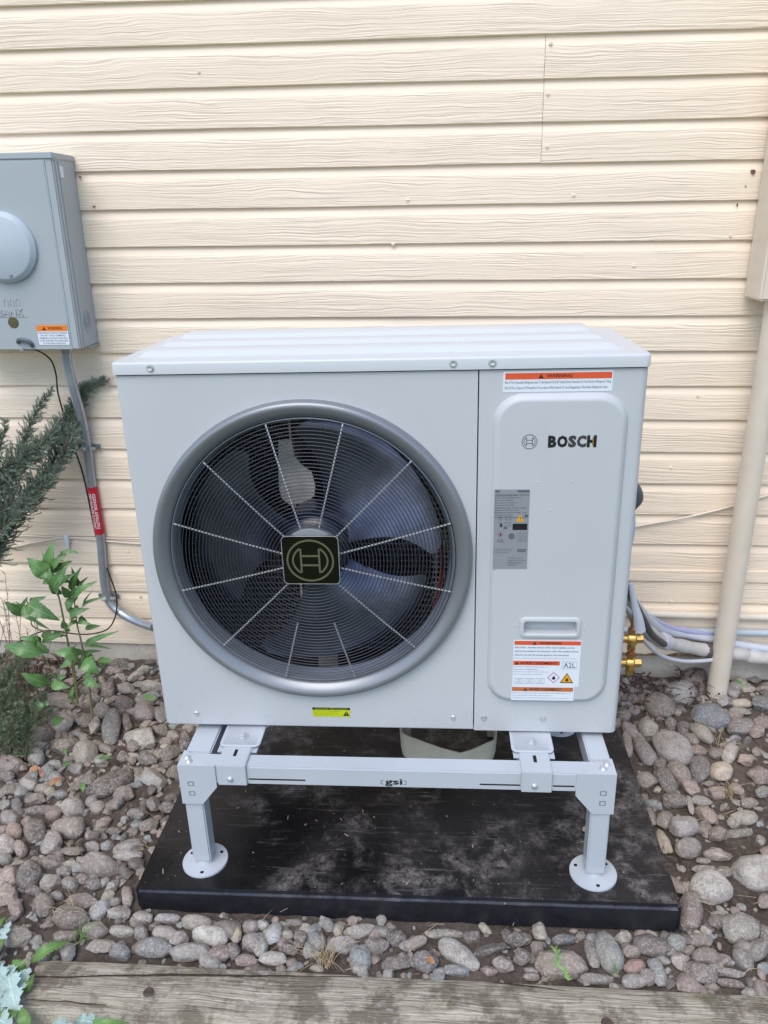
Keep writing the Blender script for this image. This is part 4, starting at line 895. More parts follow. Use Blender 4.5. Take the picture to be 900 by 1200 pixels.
for (cx, cy, w) in ((-.4075, -.0970, .020), (.4460, -.0990, .020), (-.4075, .424, .020), (.4460, .424, .020)):
    lg = obj('leg', B(cx-w, cx+w, cy-w, cy+w, -.276, -.0615, bev=.003), M['stand'], stand)
    bm = bmesh.new(); lathe_axis(bm, (cx, cy, -.294), (0, 0, 1), [(0, 0), (.0500, 0), (.0502, .0035), (.0495, .0052), (.030, .0056), (.018, .0075), (.015, .018), (0, .018)], 48)
    bmesh.ops.recalc_face_normals(bm, faces=bm.faces)
    fp = obj('foot_disc', bm, M['stand'], lg)
    for a in (35, 155, 275):
        bm = bmesh.new(); lathe_axis(bm, (cx+.038*math.cos(R(a)), cy+.038*math.sin(R(a)), -.2889), (0, 0, 1), [(.0042, 0), (.0042, .0004), (0, .0004)], 12)
        obj('hole_shade', bm, M['dark'], lg)  # dark disc on the surface, painted as the shaded inside of a hole
for cx in (-.3155, .3125):
    bm = bmesh.new(); w = .0305
    box(bm, cx-w, cx+w, -.1255, .452, -.0162, -.0105, bev=.0015)
    box(bm, cx-w, cx+w, -.1258, -.1232, -.0598, -.0108, bev=.001)
    for s in (-1, 1): box(bm, cx+s*w-.0012, cx+s*w+.0012, -.0760, .40, -.052, -.0125)
    for s in (-1, 1): box(bm, min(cx+s*(w+.001), cx+s*(w+.012)), max(cx+s*(w+.001), cx+s*(w+.012)), -.074, .40, -.0172, -.0150)
    br = obj('mounting_bracket', bm, M['stand'], stand)
    bm = bmesh.new(); lathe_axis(bm, (cx-.004, -.1258, -.0440), (0, -1, 0), [(.0068, 0), (.0068, .001), (.0055, .003), (.003, .0045), (0, .005)], 16); obj('bolt', bm, M['screw'], br)
    bm = bmesh.new(); box(bm, cx-.0035, cx+.0035, -.094, -.072, -.0106, -.0101, bev=.0002); obj('slot_shade', bm, M['dark'], br)  # dark strip on the bracket top, painted as slot shade

# ------------------------------------------------------------------ heat pump
unit = thing('heat_pump_unit', 'pale grey outdoor heat pump with a large round fan grille and a service door', 'heat pump', (0, .18, -.012), tilt=True)
X0, X1, XS_, H1, DEP = -.4955, .4945, .1896, .7795, .365
FC = (-.1400, .4060); FR = .300
def corner_sheet(bm, path, z0, z1):
    a = [bm.verts.new((x, y, z0)) for x, y in path]; b = [bm.verts.new((x, y, z1)) for x, y in path]
    for i in range(len(path)-1): bm.faces.new((a[i], a[i+1], b[i+1], b[i]))
def arc(cx, cy, r, a0, a1, n=6): return [(cx+r*math.cos(R(a0+(a1-a0)*i/n)), cy+r*math.sin(R(a0+(a1-a0)*i/n))) for i in range(n+1)]
# front panel with the round opening, wrapped round the left corner
bm = bmesh.new(); rc = .014
outer = [(X0+rc, .001), (XS_-.0012, .001), (XS_-.0012, H1-.0015), (X0+rc, H1-.0015)]
hole = [(FC[0]+FR*math.cos(2*math.pi*k/96), FC[1]+FR*math.sin(2*math.pi*k/96)) for k in range(96)]
fill_between(bm, [loopv(bm, outer, 0), loopv(bm, hole, 0)])
corner_sheet(bm, [(X0, DEP)]+arc(X0+rc, rc, rc, 180, 270), .001, H1-.0015)
corner_sheet(bm, [(XS_-.0012, 0), (XS_-.0012, .012)], .001, H1-.0015)
corner_sheet(bm, [(X0+rc, .0)]+[(XS_-.0012, 0)], .001, .0011)
bmesh.ops.remove_doubles(bm, verts=bm.verts, dist=.0001); bmesh.ops.recalc_face_normals(bm, faces=bm.faces)
front = obj('front_panel', bm, M['unit'], unit, smooth=25)
for x, z in ((-.4205, .0285), (.1460, .0285)):
    bm = bmesh.new(); lathe_axis(bm, (x, -.0002, z), (0, -1, 0), [(.0055, 0), (.0055, .0012), (.004, .0028), (.0015, .0022), (0, .0018)], 14); obj('screw', bm, M['screw'], front)
# service panel with the embossed door
bm = bmesh.new()
outer = [(XS_+.0012, -.003), (X1-rc, -.003), (X1-rc, H1-.0015), (XS_+.0012, H1-.0015)]
d0 = rrect(.2165, .4640, .0755, .7345, (.050, .050, .056, .056)); 
def inset(k): return rrect(.2165+k, .4640-k, .0755+k, .7345-k, (.050-k, .050-k, .056-k, .056-k))
L0 = loopv(bm, outer, 0); L1 = loopv(bm, d0, 0); fill_between(bm, [L0, L1])
prev = L1
for k, y in ((.0018, -.0035), (.0050, -.0075), (.0095, -.0105), (.0125, -.0115), (.0145, -.0115)):
    nx_ = loopv(bm, inset(k), y); loft(bm, nx_, prev); prev = nx_
hh = rrect(.2790, .4020, .2335, .2800, .012); Hh = loopv(bm, hh, -.0115); fill_between(bm, [prev, Hh])
pv = Hh
for k, y in ((.0012, -.0150), (.0030, -.0158), (.0075, -.0158), (.0090, -.0140)):
    q = loopv(bm, rrect(.2790+k, .4020-k, .2335+k, .2800-k, .012-k*.6), y); loft(bm, q, pv); pv = q
q = loopv(bm, rrect(.2790+.0105, .4020-.0105, .2335+.012, .2800-.009, .006), .008); loft(bm, q, pv); ngon(bm, q)
corner_sheet(bm, arc(X1-rc, rc, rc, 270, 360)+[(X1, DEP)], -.003, H1-.0015)
corner_sheet(bm, [(XS_+.0012, .012), (XS_+.0012, 0)], -.003, H1-.0015)
bmesh.ops.remove_doubles(bm, verts=bm.verts, dist=.0001); bmesh.ops.recalc_face_normals(bm, faces=bm.faces)
serv = obj('service_panel', bm, M['unit'], unit, smooth=28)
for x, z in ((.2116, .0300), (.3368, .0300)):
    bm = bmesh.new(); lathe_axis(bm, (x, -.0002, z), (0, -1, 0), [(.0070, 0), (.0070, .0010), (.0050, .0016), (.0050, .0028), (.0020, .0022), (0, .0018)], 14); obj('screw', bm, M['screw'], serv)
for x, z in ((.302, .567), (.368, .568), (.330, .511), (.3345, .3310), (.2725, .2620), (.4090, .2600)):
    bm = bmesh.new(); lathe_axis(bm, (x, -.0115, z), (0, -1, 0), [(.0016, 0), (.0016, .0008), (0, .0014)], 8); obj('rivet_dimple', bm, M['lid'], serv)
# body core, base pan
bm = B(X0+.004, X1-.004, .020, .030, .02, H1-.01)  # divider behind the service door (thin)
bm.free()
bm = bmesh.new(); box(bm, XS_+.004, X1-.003, .012, DEP-.004, .004, H1-.006)
obj('compressor_compartment', bm, M['unit'], unit)
bm = bmesh.new(); box(bm, X0+.003, X1-.003, .012, DEP, -.0105, .0005, bev=.002)
obj('base_pan', bm, M['unit'], unit)
bm = bmesh.new(); box(bm, X0+.003, XS_+.002, DEP-.006, DEP-.002, .02, H1-.006); box(bm, X0+.003, XS_+.002, .03, DEP-.004, H1-.01, H1-.007); box(bm, X0+.003, XS_+.002, .015, DEP-.004, .003, .010)
box(bm, X0+.002, X0+.005, .02, DEP-.004, .01, H1-.01)
obj('inner_casing', bm, M['interior'], unit)
# feet under the base pan
for cx in (-.3125, .3110):
    for yc, fr in ((-.022, True), (.372, False)):
        bm = bmesh.new(); pts = rrect(cx-.0440, cx+.0440, yc-.0420, yc+.0420, .012, 5)
        zs = [(-.0100, 0), (-.0080, 0), (-.0072, .0012), (-.0072, .0050), (-.0082, .0065)]
        prev = None
        for z, k in zs:
            lp = [bm.verts.new((x, y, z)) for x, y in rrect(cx-.0440+k, cx+.0440-k, yc-.0420+k, yc+.0420-k, .012-k, 5)]
            if prev: loft(bm, prev, lp)
            else: ngon(bm, lp, True)
            prev = lp
        ngon(bm, prev); bmesh.ops.recalc_face_normals(bm, faces=bm.faces)
        ft = obj('mounting_foot', bm, M['stand'], unit)
        if fr:
            bm = bmesh.new(); lathe_axis(bm, (cx, -.0300, -.0080), (0, 0, 1), [(.0125, 0), (.0125, .0015), (.0085, .0016), (.0085, .0065), (.005, .0068), (.005, .0095), (0, .0095)], 12); obj('bolt', bm, M['screw'], ft)
# lid
bm = bmesh.new()
lz = H1+.001; LT = .8035
def lid_loop(k, z): return [bm.verts.new((x, y, z)) for x, y in rrect(X0-.002+k, X1+.002-k, -.005+k, DEP+.006-k, .013, 6)]
prev = lid_loop(0, lz)
for k, z in ((0, LT-.005), (.0008, LT-.002), (.0030, LT-.0002), (.006, LT)):
    nx_ = lid_loop(k, z); loft(bm, prev, nx_); prev = nx_
ngon(bm, prev)
a = lid_loop(.002, lz); ngon(bm, a, True)
bmesh.ops.remove_doubles(bm, verts=bm.verts, dist=.00005)
bmesh.ops.recalc_face_normals(bm, faces=bm.faces)
lid = obj('lid', bm, M['lid'], unit, smooth=40)
for y0, y1, x0, x1, hgt in ((.052, .128, -.472, .462, .0105), (.150, .222, -.465, .455, .0125), (.245, .350, -.458, .447, .0150)):
    bm = bmesh.new(); prev = None
    for k, z in ((0, LT-.001), (.003, LT+.001), (.011, LT+hgt-.0015), (.015, LT+hgt)):
        lp = [bm.verts.new((x, y, z)) for x, y in rrect(x0+k*1.5, x1-k*1.5, y0+k, y1-k, .012, 5)]
        if prev: loft(bm, prev, lp)
        prev = lp
    ngon(bm, prev); bmesh.ops.recalc_face_normals(bm, faces=bm.faces)
    obj('stiffening_ridge', bm, M['lid'], lid, smooth=40)
for x in (-.4200, .1430, .2135):
    bm = bmesh.new(); lathe_axis(bm, (x, -.0052, .7925), (0, -1, 0), [(.0072, 0), (.0072, .0010), (.0052, .0012), (.0052, .0030), (.0022, .0024), (0, .0018)], 16); obj('screw', bm, M['screw'], lid)
bm = B(X0+.006, X1-.006, .006, DEP-.01, H1-.008, H1+.0012); obj('seam_gasket', bm, M['dark'], unit)

# bezel, shroud
bm = bmesh.new()
prof = [(.3235, .0005), (.3232, -.0060), (.3218, -.0125), (.3185, -.0170), (.3140, -.0188), (.3085, -.0180), (.3030, -.0150), (.2975, -.0105), (.2930, -.0060), (.2905, -.0020), (.2895, .0030), (.2890, .0100)]
lathe_y(bm, FC[0], FC[1], prof, 128); bezel = obj('fan_bezel', bm, M['bezel'], unit, smooth=60)
bm = bmesh.new(); lathe_y(bm, FC[0], FC[1], [(.2886, -.0005), (.2868, -.0018), (.2850, .0005), (.2835, .0060), (.2800, .014), (.2780, .032)], 96); obj('shroud_lip', bm, M['shroudlit'], unit, smooth=60)
bm = bmesh.new(); lathe_y(bm, FC[0], FC[1], [(.2780, .032), (.2785, .038), (.2820, .042), (.2980, .043)], 96)
obj('fan_shroud', bm, M['shroud'], unit, smooth=60)

# condenser coil behind the fan
coil = obj('condenser_coil', B(X0+.006, XS_, .300, .302, .012, H1-.012), M['interior'], unit)
bm = bmesh.new()
z = .03
while z < H1-.02:
    box(bm, X0+.01, XS_-.004, .284, .2875, z, z+.0035); z += .0150
obj('coil_tube_rows', bm, M['coil'], coil)
bm = bmesh.new(); x = X0+.012
while x < XS_-.004:
    box(bm, x, x+.0012, .290, .299, .015, H1-.015); x += .0075
obj('coil_fins', bm, M['coil'], coil); bpy.data.objects['coil_fins']['kind'] = 'stuff'
bm = bmesh.new(); x = .10
bm = bmesh.new()
for z in np.arange(.19, .66, .0125): box(bm, .100, .176, .150, .1525, float(z), float(z)+.0028)
for x in (.108, .127, .146, .165): box(bm, x, x+.0025, .1530, .1560, .18, .66)
obj('partition_grid', bm, M['coil'], unit)
bm = bmesh.new(); tube(bm, smooth_path([(.118, .14, .40), (.121, .137, .34), (.119, .133, .29), (.113, .137, .25), (.104, .142, .215)]), .0036, 8); obj('red_wire', bm, M['coilred'], unit)
# motor bracket
bm = bmesh.new()
pts = BRACKET
plate(bm, pts, .135, .139); box(bm, -.196, -.192, .139, .28, .15, .70); box(bm, -.10, -.096, .139, .28, .15, .70); box(bm, -.165, -.12, .14, .145, .02, .30)
obj('motor_bracket', bm, M['bracket'], unit, smooth=20)
bm = bmesh.new(); lathe_y(bm, FC[0], FC[1], [(0, .135), (.055, .135), (.058, .15), (.058, .22), (0, .222)], 32); obj('fan_motor', bm, M['interior'], unit)
# fan
fan_hub = bmesh.new(); lathe_y(fan_hub, FC[0], FC[1], [(0, .026), (.030, .027), (.050, .031), (.066, .039), (.0755, .052), (.0785, .066), (.080, .13), (.074, .134)], 64)
hub = obj('fan_hub', fan_hub, M['hub'], unit, smooth=50)
def blade(lead):
    bm = bmesh.new(); nr, na = 22, 26; grid = []
    for i in range(nr+1):
        t = i/nr; r = .066+(.262-.066)*t; row = []
        # lead = clockwise-most edge angle; sweep makes the edges curve
        a0 = lead - 4 - 16*t**1.3 + 12*math.sin(t*math.pi)*.6
        a1 = lead + 66 + 24*t**.8 - 6*math.sin(t*math.pi)
        if t > .86:
            q = (t-.86)/.14; a0 += 10*q*q; a1 -= 16*q*q
        for j in range(na+1):
            s = j/na; a = R(a0+(a1-a0)*s)
            y = .046 + .078*(s**1.15) + .012*math.sin(s*math.pi)*(t) - .030*t + .008*t*t
            row.append((FC[0]+r*math.cos(a), y, FC[1]+r*math.sin(a)))
        grid.append(row)
    for side, off in ((0, 0), (1, .0025)):
        vs = [[bm.verts.new((x, y+off, z)) for x, y, z in row] for row in grid]
        for i in range(nr):
            for j in range(na):
                q = (vs[i][j], vs[i][j+1], vs[i+1][j+1], vs[i+1][j]); bm.faces.new(q if side else q[::-1])
        if side == 0: first = vs
    for i in range(nr):
        for j in (0, na): bm.faces.new((first[i][j], first[i+1][j], vs[i+1][j], vs[i][j]))
    for j in range(na): bm.faces.new((first[nr][j], first[nr][j+1], vs[nr][j+1], vs[nr][j]))
    bmesh.ops.recalc_face_normals(bm, faces=bm.faces); return bm
for lead in (14, 134, 254): obj('fan_blade', blade(lead), M['blade'], unit, smooth=60)

# wire grille: rings over radial spokes
def dome(r): return -.0085 - .0145*(1-(r/.287)**2)
GC = (FC[0]+.003, FC[1]+.001)
r = .0600; rings = []
while r < .2835: rings.append(r); r += .00705
for r in rings:
    bm = bmesh.new(); y = dome(r); n = 96; w = .00092; vs = []
    for k in range(n):
        a = 2*math.pi*k/n
        vs.append([bm.verts.new((GC[0]+(r+dr)*math.cos(a), y+dy, GC[1]+(r+dr)*math.sin(a))) for dr, dy in ((-w, 0), (0, -w), (w, 0), (0, w))])
    for k in range(n):
        for q in range(4): bm.faces.new((vs[k][q], vs[k][(q+1) % 4], vs[(k+1) % n][(q+1) % 4], vs[(k+1) % n][q]))
    bmesh.ops.recalc_face_normals(bm, faces=bm.faces)
    obj('grille_ring', bm, M['wire'], unit, smooth=180)
for k in range(12):
    a = R(15+30*k); rs = .145 if k in (8, 9) else .052
    bm = bmesh.new(); P = [(GC[0]+q*math.cos(a), dome(q)+.0030, GC[1]+q*math.sin(a)) for q in (rs, rs+(.286-rs)*.33, rs+(.286-rs)*.66, .286)]
    tube(bm, P, .0017, 6); obj('grille_spoke', bm, M['spoke'], unit)
# centre boss and badge
bm = bmesh.new(); bz = GC[1]+.008; lathe_y(bm, GC[0]+.001, bz+.006, [(0, -.0255), (.054, -.0255), (.0565, -.0245), (.058, -.020), (.058, -.0135), (0, -.0135)], 64)
obj('grille_hub_disc', bm, M['bezel'], unit, smooth=40)
bx, bzc = GC[0]+.0005, GC[1]+.0035
bm = bmesh.new(); plate(bm, rrect(bx-.0560, bx+.0560, bzc-.0480, bzc+.0540, .009, 4), -.0320, -.0256)
badge = obj('badge_plate', bm, M['badge'], unit)
bm = bmesh.new(); ribbon(bm, rrect(bx-.0562, bx+.0562, bzc-.0482, bzc+.0542, .009, 4), .0009, -.0324, -.0300, closed=True); obj('plate_rim', bm, M['screw'], badge)
def emblem(cx, cz, Rr, w, y0, y1, sq=1.):
    bm = bmesh.new()
    ribbon(bm, [(cx+Rr*math.cos(2*math.pi*k/48), cz+Rr*sq*math.sin(2*math.pi*k/48)) for k in range(48)], w, y0, y1, closed=True)
    for s in (-1, 1):
        xl = .40*Rr
        ribbon(bm, [(cx+s*xl, cz-.60*Rr*sq), (cx+s*xl, cz+.60*Rr*sq)], w, y0, y1)
        th = [math.asin(max(-1, min(1, q))) for q in np.linspace(-.60/.72, .60/.72, 15)]
        ribbon(bm, [(cx+s*(.40+ .36*math.cos(t*1.5)*1.0)*Rr if abs(t) < 1.04 else cx+s*xl, cz+.72*math.sin(t)*Rr*sq) for t in th], w, y0+.00005, y1)
    for q in (-.23, .23): ribbon(bm, [(cx-.40*Rr, cz+q*Rr*sq), (cx+.40*Rr, cz+q*Rr*sq)], w, y0+.0001, y1)
    return bm
obj('emblem', emblem(bx-.001, bzc+.0025, .0455, .0036, -.0332, -.0315, .95), M['badge_line'], badge)
# door emblem and word
DY = -.0115
obj('emblem', emblem(.2845, .6462, .0135, .0011, DY-.0006, DY+.0002), M['inkgrey'], serv)
wx = [.3170, .3350, .3545, .3710, .3870, .4025, .4175]
cols = [M['ink'], M['ink'], M['inkdark'], M['inkdark'], M['ink']]
for ch, a, b, mm in zip('BOSCH', (.3170, .3335, .3535, .3695, .3880), (.3315, .3520, .3680, .3860, .4045), cols):
    text_mesh(ch, a+.0015, b+.0025, .6345, .6575, DY-.0004, mm, serv, bold=.06)
bm = bmesh.new(); box(bm, .3995, .4015, DY-.0008, DY-.0003, .6385, .6545); obj('gold_foil_mark', bm, M['gold'], serv)

def label(parent, name, x0, x1, z0, z1, y, m, th=.0005):
    bm = bmesh.new(); box(bm, x0, x1, y-th, y+.0002, z0, z1); return obj(name, bm, m, parent, smooth=0)
def band(parent, x0, x1, z0, z1, y, m, name='colour_band'): return label(parent, name, x0, x1, z0, z1, y-.0004, m, .0003)
def tri_sign(parent, cx, cz, h, y, m, m2, mark='!'):
    bm = bmesh.new(); plate(bm, [(cx-h*.58, cz-h*.5), (cx+h*.58, cz-h*.5), (cx, cz+h*.5)], y-.0003, y+.0001); obj('warning_triangle', bm, m, parent, smooth=0)
    if mark: 
        bm = bmesh.new(); box(bm, cx-h*.05, cx+h*.05, y-.0005, y-.0002, cz-h*.15, cz+h*.22); box(bm, cx-h*.05, cx+h*.05, y-.0005, y-.0002, cz-h*.36, cz-h*.26); obj('exclamation_mark', bm, m2, parent, smooth=0)
def flame(parent, cx, cz, h, y, m):
    pts = [(0, -.5), (.28, -.38), (.36, -.1), (.22, .18), (.16, .02), (.08, .28), (-.06, .5), (-.04, .2), (-.2, .0), (-.34, -.15), (-.26, -.4)]
    bm = bmesh.new(); plate(bm, [(cx+px*h, cz+pz*h) for px, pz in pts], y-.0005, y-.0002); obj('flame_symbol', bm, m, parent, smooth=0)
# header warning label
w1 = label(serv, 'warning_label', .2340, .4305, .7372, .7745, -.0002, M['white_label'])
Y1 = -.0007
band(w1, .2375, .4285, .7605, .7720, Y1+.0004, M['orange'])
tri_sign(w1, .3020, .7662, .0085, Y1-.0002, M['ink'], M['orange'])
text_mesh('WARNING', .3120, .3580, .7632, .7693, Y1-.0004, M['ink'], w1, bold=.02)
text_mesh('Risk Of Fire. Flammable Refrigerant Used. To Be Repaired Only By Trained Service Personnel. Do Not Puncture Refrigerant Tubing.', .2375, .4280, .7510, .7575, Y1-.0002, M['navy'], w1)
text_mesh('Risk Of Fire. Dispose Of Properly In Accordance With Federal Or Local Regulations. Flammable Refrigerant Used.', .2375, .4220, .7410, .7475, Y1-.0002, M['navy'], w1)
# big lower warning label
YB = DY
w2 = label(serv, 'warning_label', .2685, .4050, .1180, .2272, YB, M['white_label'])
label(w2, 'lower_sheet', .2672, .3965, .0835, .1178, YB, M['white_label'])
YL = YB-.0005
band(w2, .2700, .4040, .2165, .2255, YL+.0003, M['orange'])
tri_sign(w2, .3110, .2209, .0075, YL-.0004, M['ink'], M['orange'])
text_mesh('WARNING', .3210, .3650, .2183, .2237, YL-.0005, M['ink'], w2, bold=.02)
for i, (s_, xe) in enumerate((('Risk of fire. - Auxiliary devices which may be ignition sources', .3920), ('shall not be installed in the ductwork, other than auxiliary devices', .4000), ('listed for use with the specific appliance. See instructions.', .3820))):
    text_mesh(s_, .2715, xe, .2075-.0088*i, .2125-.0088*i, YL-.0002, M['navy'], w2, bold=.01)
text_mesh('Risk of fire. Auxiliary devices which may be ignition sources shall not be installed in the ductwork see instructions', .2715, .3960, .1835, .1860, YL-.0002, M['inkgrey'], w2)
band(w2, .2690, .3640, .1690, .1785, YL+.0003, M['orange'])
tri_sign(w2, .2765, .1737, .0075, YL-.0004, M['ink'], M['orange'])
text_mesh('AVERTISSEMENT', .2830, .3600, .1708, .1768, YL-.0005, M['ink'], w2, bold=.015)
text_mesh('A2L', .3720, .3960, .1635, .1750, YL-.0002, M['navy'], w2)
bm = bmesh.new(); ribbon(bm, [(.3690, .1610), (.3990, .1610), (.3990, .1775), (.3690, .1775)], .0005, YL-.0003, YL+.0001, closed=True); obj('box_outline', bm, M['navy'], w2, smooth=0)
for i, (s_, xe) in enumerate((('Risque de feu. Les dispositifs auxiliaires pouvant etre', .3400), ('une source d inflammation', .3200), ('ne doivent pas etre installes dans les conduits autres', .3420), ('que les dispositifs auxiliaires.', .3300))):
    text_mesh(s_, .2700, xe, .1630-.0058*i, .1655-.0058*i, YL-.0002, M['navy'], w2)
for i in range(3):
    x = .2735+.0215*i
    bm = bmesh.new(); ribbon(bm, [(x, .1245), (x+.0175, .1245), (x+.0175, .1365), (x, .1365)], .0005, YL-.0003, YL+.0001, closed=True)
    ribbon(bm, [(x+.003, .1275), (x+.0088, .1290), (x+.0145, .1275)], .0006, YL-.0003, YL+.0001); ribbon(bm, [(x+.0045, .1330), (x+.013, .1330)], .0006, YL-.0003, YL+.0001)
    obj('pictogram', bm, M['navy'], w2, smooth=0)
cx, cz = .3530, .1395
bm = bmesh.new(); ribbon(bm, [(cx-.0120, cz), (cx, cz+.0125), (cx+.0120, cz), (cx, cz-.0125)], .0016, YL-.0003, YL+.0001, closed=True); obj('hazard_diamond', bm, M['magenta'], w2, smooth=0)
flame(w2, cx, cz+.0005, .0110, YL, M['ink'])
tri_sign(w2, .3800, .1390, .0240, YL-.0001, M['ink'], M['ink'], None)
tri_sign(w2, .3800, .1388, .0195, YL-.0004, M['amber'], M['ink'], None)
flame(w2, .3800, .1360, .0095, YL-.0006, M['ink'])
band(w2, .2680, .3945, .1060, .1155, YL+.0003, M['brownorange'])
tri_sign(w2, .2960, .1107, .0070, YL-.0004, M['ink'], M['brownorange'])
text_mesh('AVERTISSEMENT', .3040, .3700, .1078, .1136, YL-.0005, M['ink'], w2, bold=.01)
for i, (s_, xe) in enumerate((('Risque de feu. Fluide frigorigene inflammable utilise. Reparation par du', .3900), ('personnel qualifie seulement. Ne pas percer', .3500), ('la tuyauterie contenant le fluide frigorigene. Voir les instructions.', .3860))):
    text_mesh(s_, .2695, xe, .1000-.0060*i, .1026-.0060*i, YL-.0002, M['navy'], w2)
# silver specification plate
sp = label(serv, 'specification_label', .2222, .2890, .3872, .5528, DY, M['spec_label'])
Ys = DY-.0006
label(sp, 'dark_band', .2660, .2885, .5470, .5515, Ys+.0002, M['inkgrey'], .0003)
label(sp, 'dark_square', .2240, .2320, .5470, .5515, Ys+.0002, M['inkgrey'], .0003)
text_mesh('OUTDOOR UNIT HEAT PUMP', .2240, .2660, .5390, .5430, Ys-.0002, M['ink'], sp)
text_mesh('MODEL SERIAL NO', .2680, .2880, .5408, .5430, Ys-.0002, M['ink'], sp)
for i in range(9):
    z = .5345-.0050*i
    text_mesh(('Power supply 208/230 V 60 Hz', 'Min circuit ampacity', 'Max overcurrent protection', 'Compressor RLA LRA', 'Outdoor fan motor FLA', 'Refrigerant R454B factory charge', 'Design pressure high side', 'Design pressure low side psig', 'Suitable for outdoor use')[i], .2240, .2240+(.050, .034, .042, .036, .058, .046, .060, .034, .056)[i], z, z+.0026, Ys-.0002, M['ink'], sp)
for i in range(4):
    text_mesh('0 00 0'[:4+i % 2], .2310, .2560, .4960-.0062*i, .4985-.0062*i, Ys-.0002, M['inkgrey'], sp)
tri_sign(sp, .2725, .4940, .0130, Ys-.0001, M['amber'], M['ink'])
label(sp, 'dark_square', .2805, .2875, .4960, .5020, Ys+.0002, M['inkgrey'], .0003)
label(sp, 'black_panel', .2585, .2865, .4700, .4830, Ys+.0001, M['ink'], .0003)
label(sp, 'dark_square', .2345, .2385, .4760, .4830, Ys+.0002, M['ink'], .0003)
label(sp, 'dark_square', .2410, .2480, .4715, .4765, Ys+.0002, M['inkgrey'], .0003)
bm = bmesh.new(); ribbon(bm, [(.2300, .4610), (.2355, .4665), (.2410, .4610), (.2355, .4555)], .0010, Ys-.0003, Ys+.0001, closed=True); obj('hazard_diamond', bm, M['magenta'], sp, smooth=0)
flame(sp, .2355, .4612, .0055, Ys, M['ink'])
text_mesh('A2L', .2290, .2430, .4440, .4510, Ys-.0002, M['inkgrey'], sp)
bm = bmesh.new(); lathe_y(bm, .2570, .4570, [(0, Ys-.0004), (.0062, Ys-.0004), (.0062, Ys)], 20); obj('approval_mark', bm, M['inkgrey'], sp)
text_mesh('C US', .2530, .2610, .4555, .4590, Ys-.0006, M['spec_label'], sp)
for i in range(5): text_mesh('certified unit', .2680, .2860, .4625-.0042*i, .4645-.0042*i, Ys-.0002, M['inkgrey'], sp)
label(sp, 'dark_square', .2690, .2860, .4235, .4300, Ys+.0002, M['inkgrey'], .0003)
text_mesh('AHRI', .2700, .2850, .4250, .4288, Ys-.0004, M['spec_label'], sp)
for i in range(3): text_mesh('Assembled for sale in USA', .2240, .2600-.004*i, .4290-.0038*i, .4308-.0038*i, Ys-.0002, M['inkgrey'], sp)
for i in range(4): text_mesh(('Scan code for product', 'registration and', 'installation manuals and', 'support')[i], .2510, (.2790, .2850, .2800, .2700)[i], .4095-.0050*i, .4120-.0050*i, Ys-.0002, M['ink'], sp)
# yellow label
yl = label(front, 'yellow_caution_label', -.1605, -.0780, .0255, .0490, 0, M['yellow'])
label(yl, 'dark_band', -.1605, -.0780, .0435, .0490, -.0004, M['ink'], .0003)
text_mesh('CAUTION  PRECAUCION', -.1540, -.0840, .0447, .0477, -.0010, M['yellow'], yl)
for i in range(3): text_mesh(('Disconnect all power before servicing unit', 'Failure to do so may cause injury', 'Close panels before use')[i], -.1585, (-.0990, -.1050, -.1150)[i], .0390-.0048*i, .0412-.0048*i, -.0007, M['ink'], yl)
tri_sign(yl, -.0865, .0345, .0120, -.0005, M['ink'], M['yellow'])

# brass service valves low on the right side
def valve(z, y, name='service_valve'):
    x = X1+.092
    bm = bmesh.new()
    tube(bm, [(X1-.005, y, z), (x+.012, y, z)], .0105, 12)
    lathe_axis(bm, (x-.008, y, z), (1, 0, 0), [(0, 0), (.0135, 0), (.0150, .004), (.0150, .018), (.011, .022), (0, .022)], 14)
    tube(bm, [(x+.004, y, z+.024), (x+.004, y, z-.022)], .0075, 12)
    tube(bm, [(x+.004, y-.020, z-.004), (x+.004, y+.005, z-.004)], .008, 10)
    v = obj(name, bm, M['brass'], unit)
    bm = bmesh.new(); lathe_axis(bm, (x+.014, y, z), (1, 0, 0), [(0, 0), (.0115, 0), (.0115, .015), (.0095, .017), (0, .017)], 6); obj('valve_cap', bm, M['brass'], v, smooth=20)
    bm = bmesh.new(); lathe_axis(bm, (x+.004, y, z-.020), (0, 0, -1), [(0, 0), (.0100, 0), (.0100, .012), (.0085, .014), (0, .014)], 6); obj('valve_cap', bm, M['brass'], v, smooth=20)
    bm = bmesh.new(); lathe_axis(bm, (x+.004, y, z+.018), (0, 0, 1), [(0, 0), (.0115, 0), (.0115, .010), (0, .010)], 6); obj('flare_nut', bm, M['copper'], v, smooth=20)
    bm = bmesh.new(); tube(bm, [(x+.004, y, z+.028), (x+.004, y, z+.075)], .0065, 10); obj('copper_stub', bm, M['copper'], v)
valve(.056, .300); valve(-.010, .296)
# side service cover plate for the valves
bm = B(X1+.0005, X1+.018, .20, .36, .09, .30, bev=.004); obj('side_valve_cover', bm, M['unit'], unit)

# ------------------------------------------------------------------ tubes behind the unit, right side
hose = thing('power_whip', 'dark grey flexible hose looping out of the right side of the heat pump', 'hose', (.50, .30, .40))
bm = bmesh.new(); P = smooth_path([(.492, .30, .462), (.530, .30, .468), (.556, .302, .455), (.566, .305, .430), (.552, .31, .405), (.530, .32, .360), (.525, .34, .2), (.53, .36, .10)])
tube(bm, P, lambda t: .0155+.0006*math.sin(t*260), 12); obj('flexible_hose', bm, M['hose'], hose, smooth=50)
bm = bmesh.new(); tube(bm, smooth_path([(.548, .285, .420), (.556, .29, .36), (.553, .30, .29), (.545, .31, .24), (.538, .33, .16)]), .010, 10); obj('lavender_sleeve', bm, M['lav'], hose)

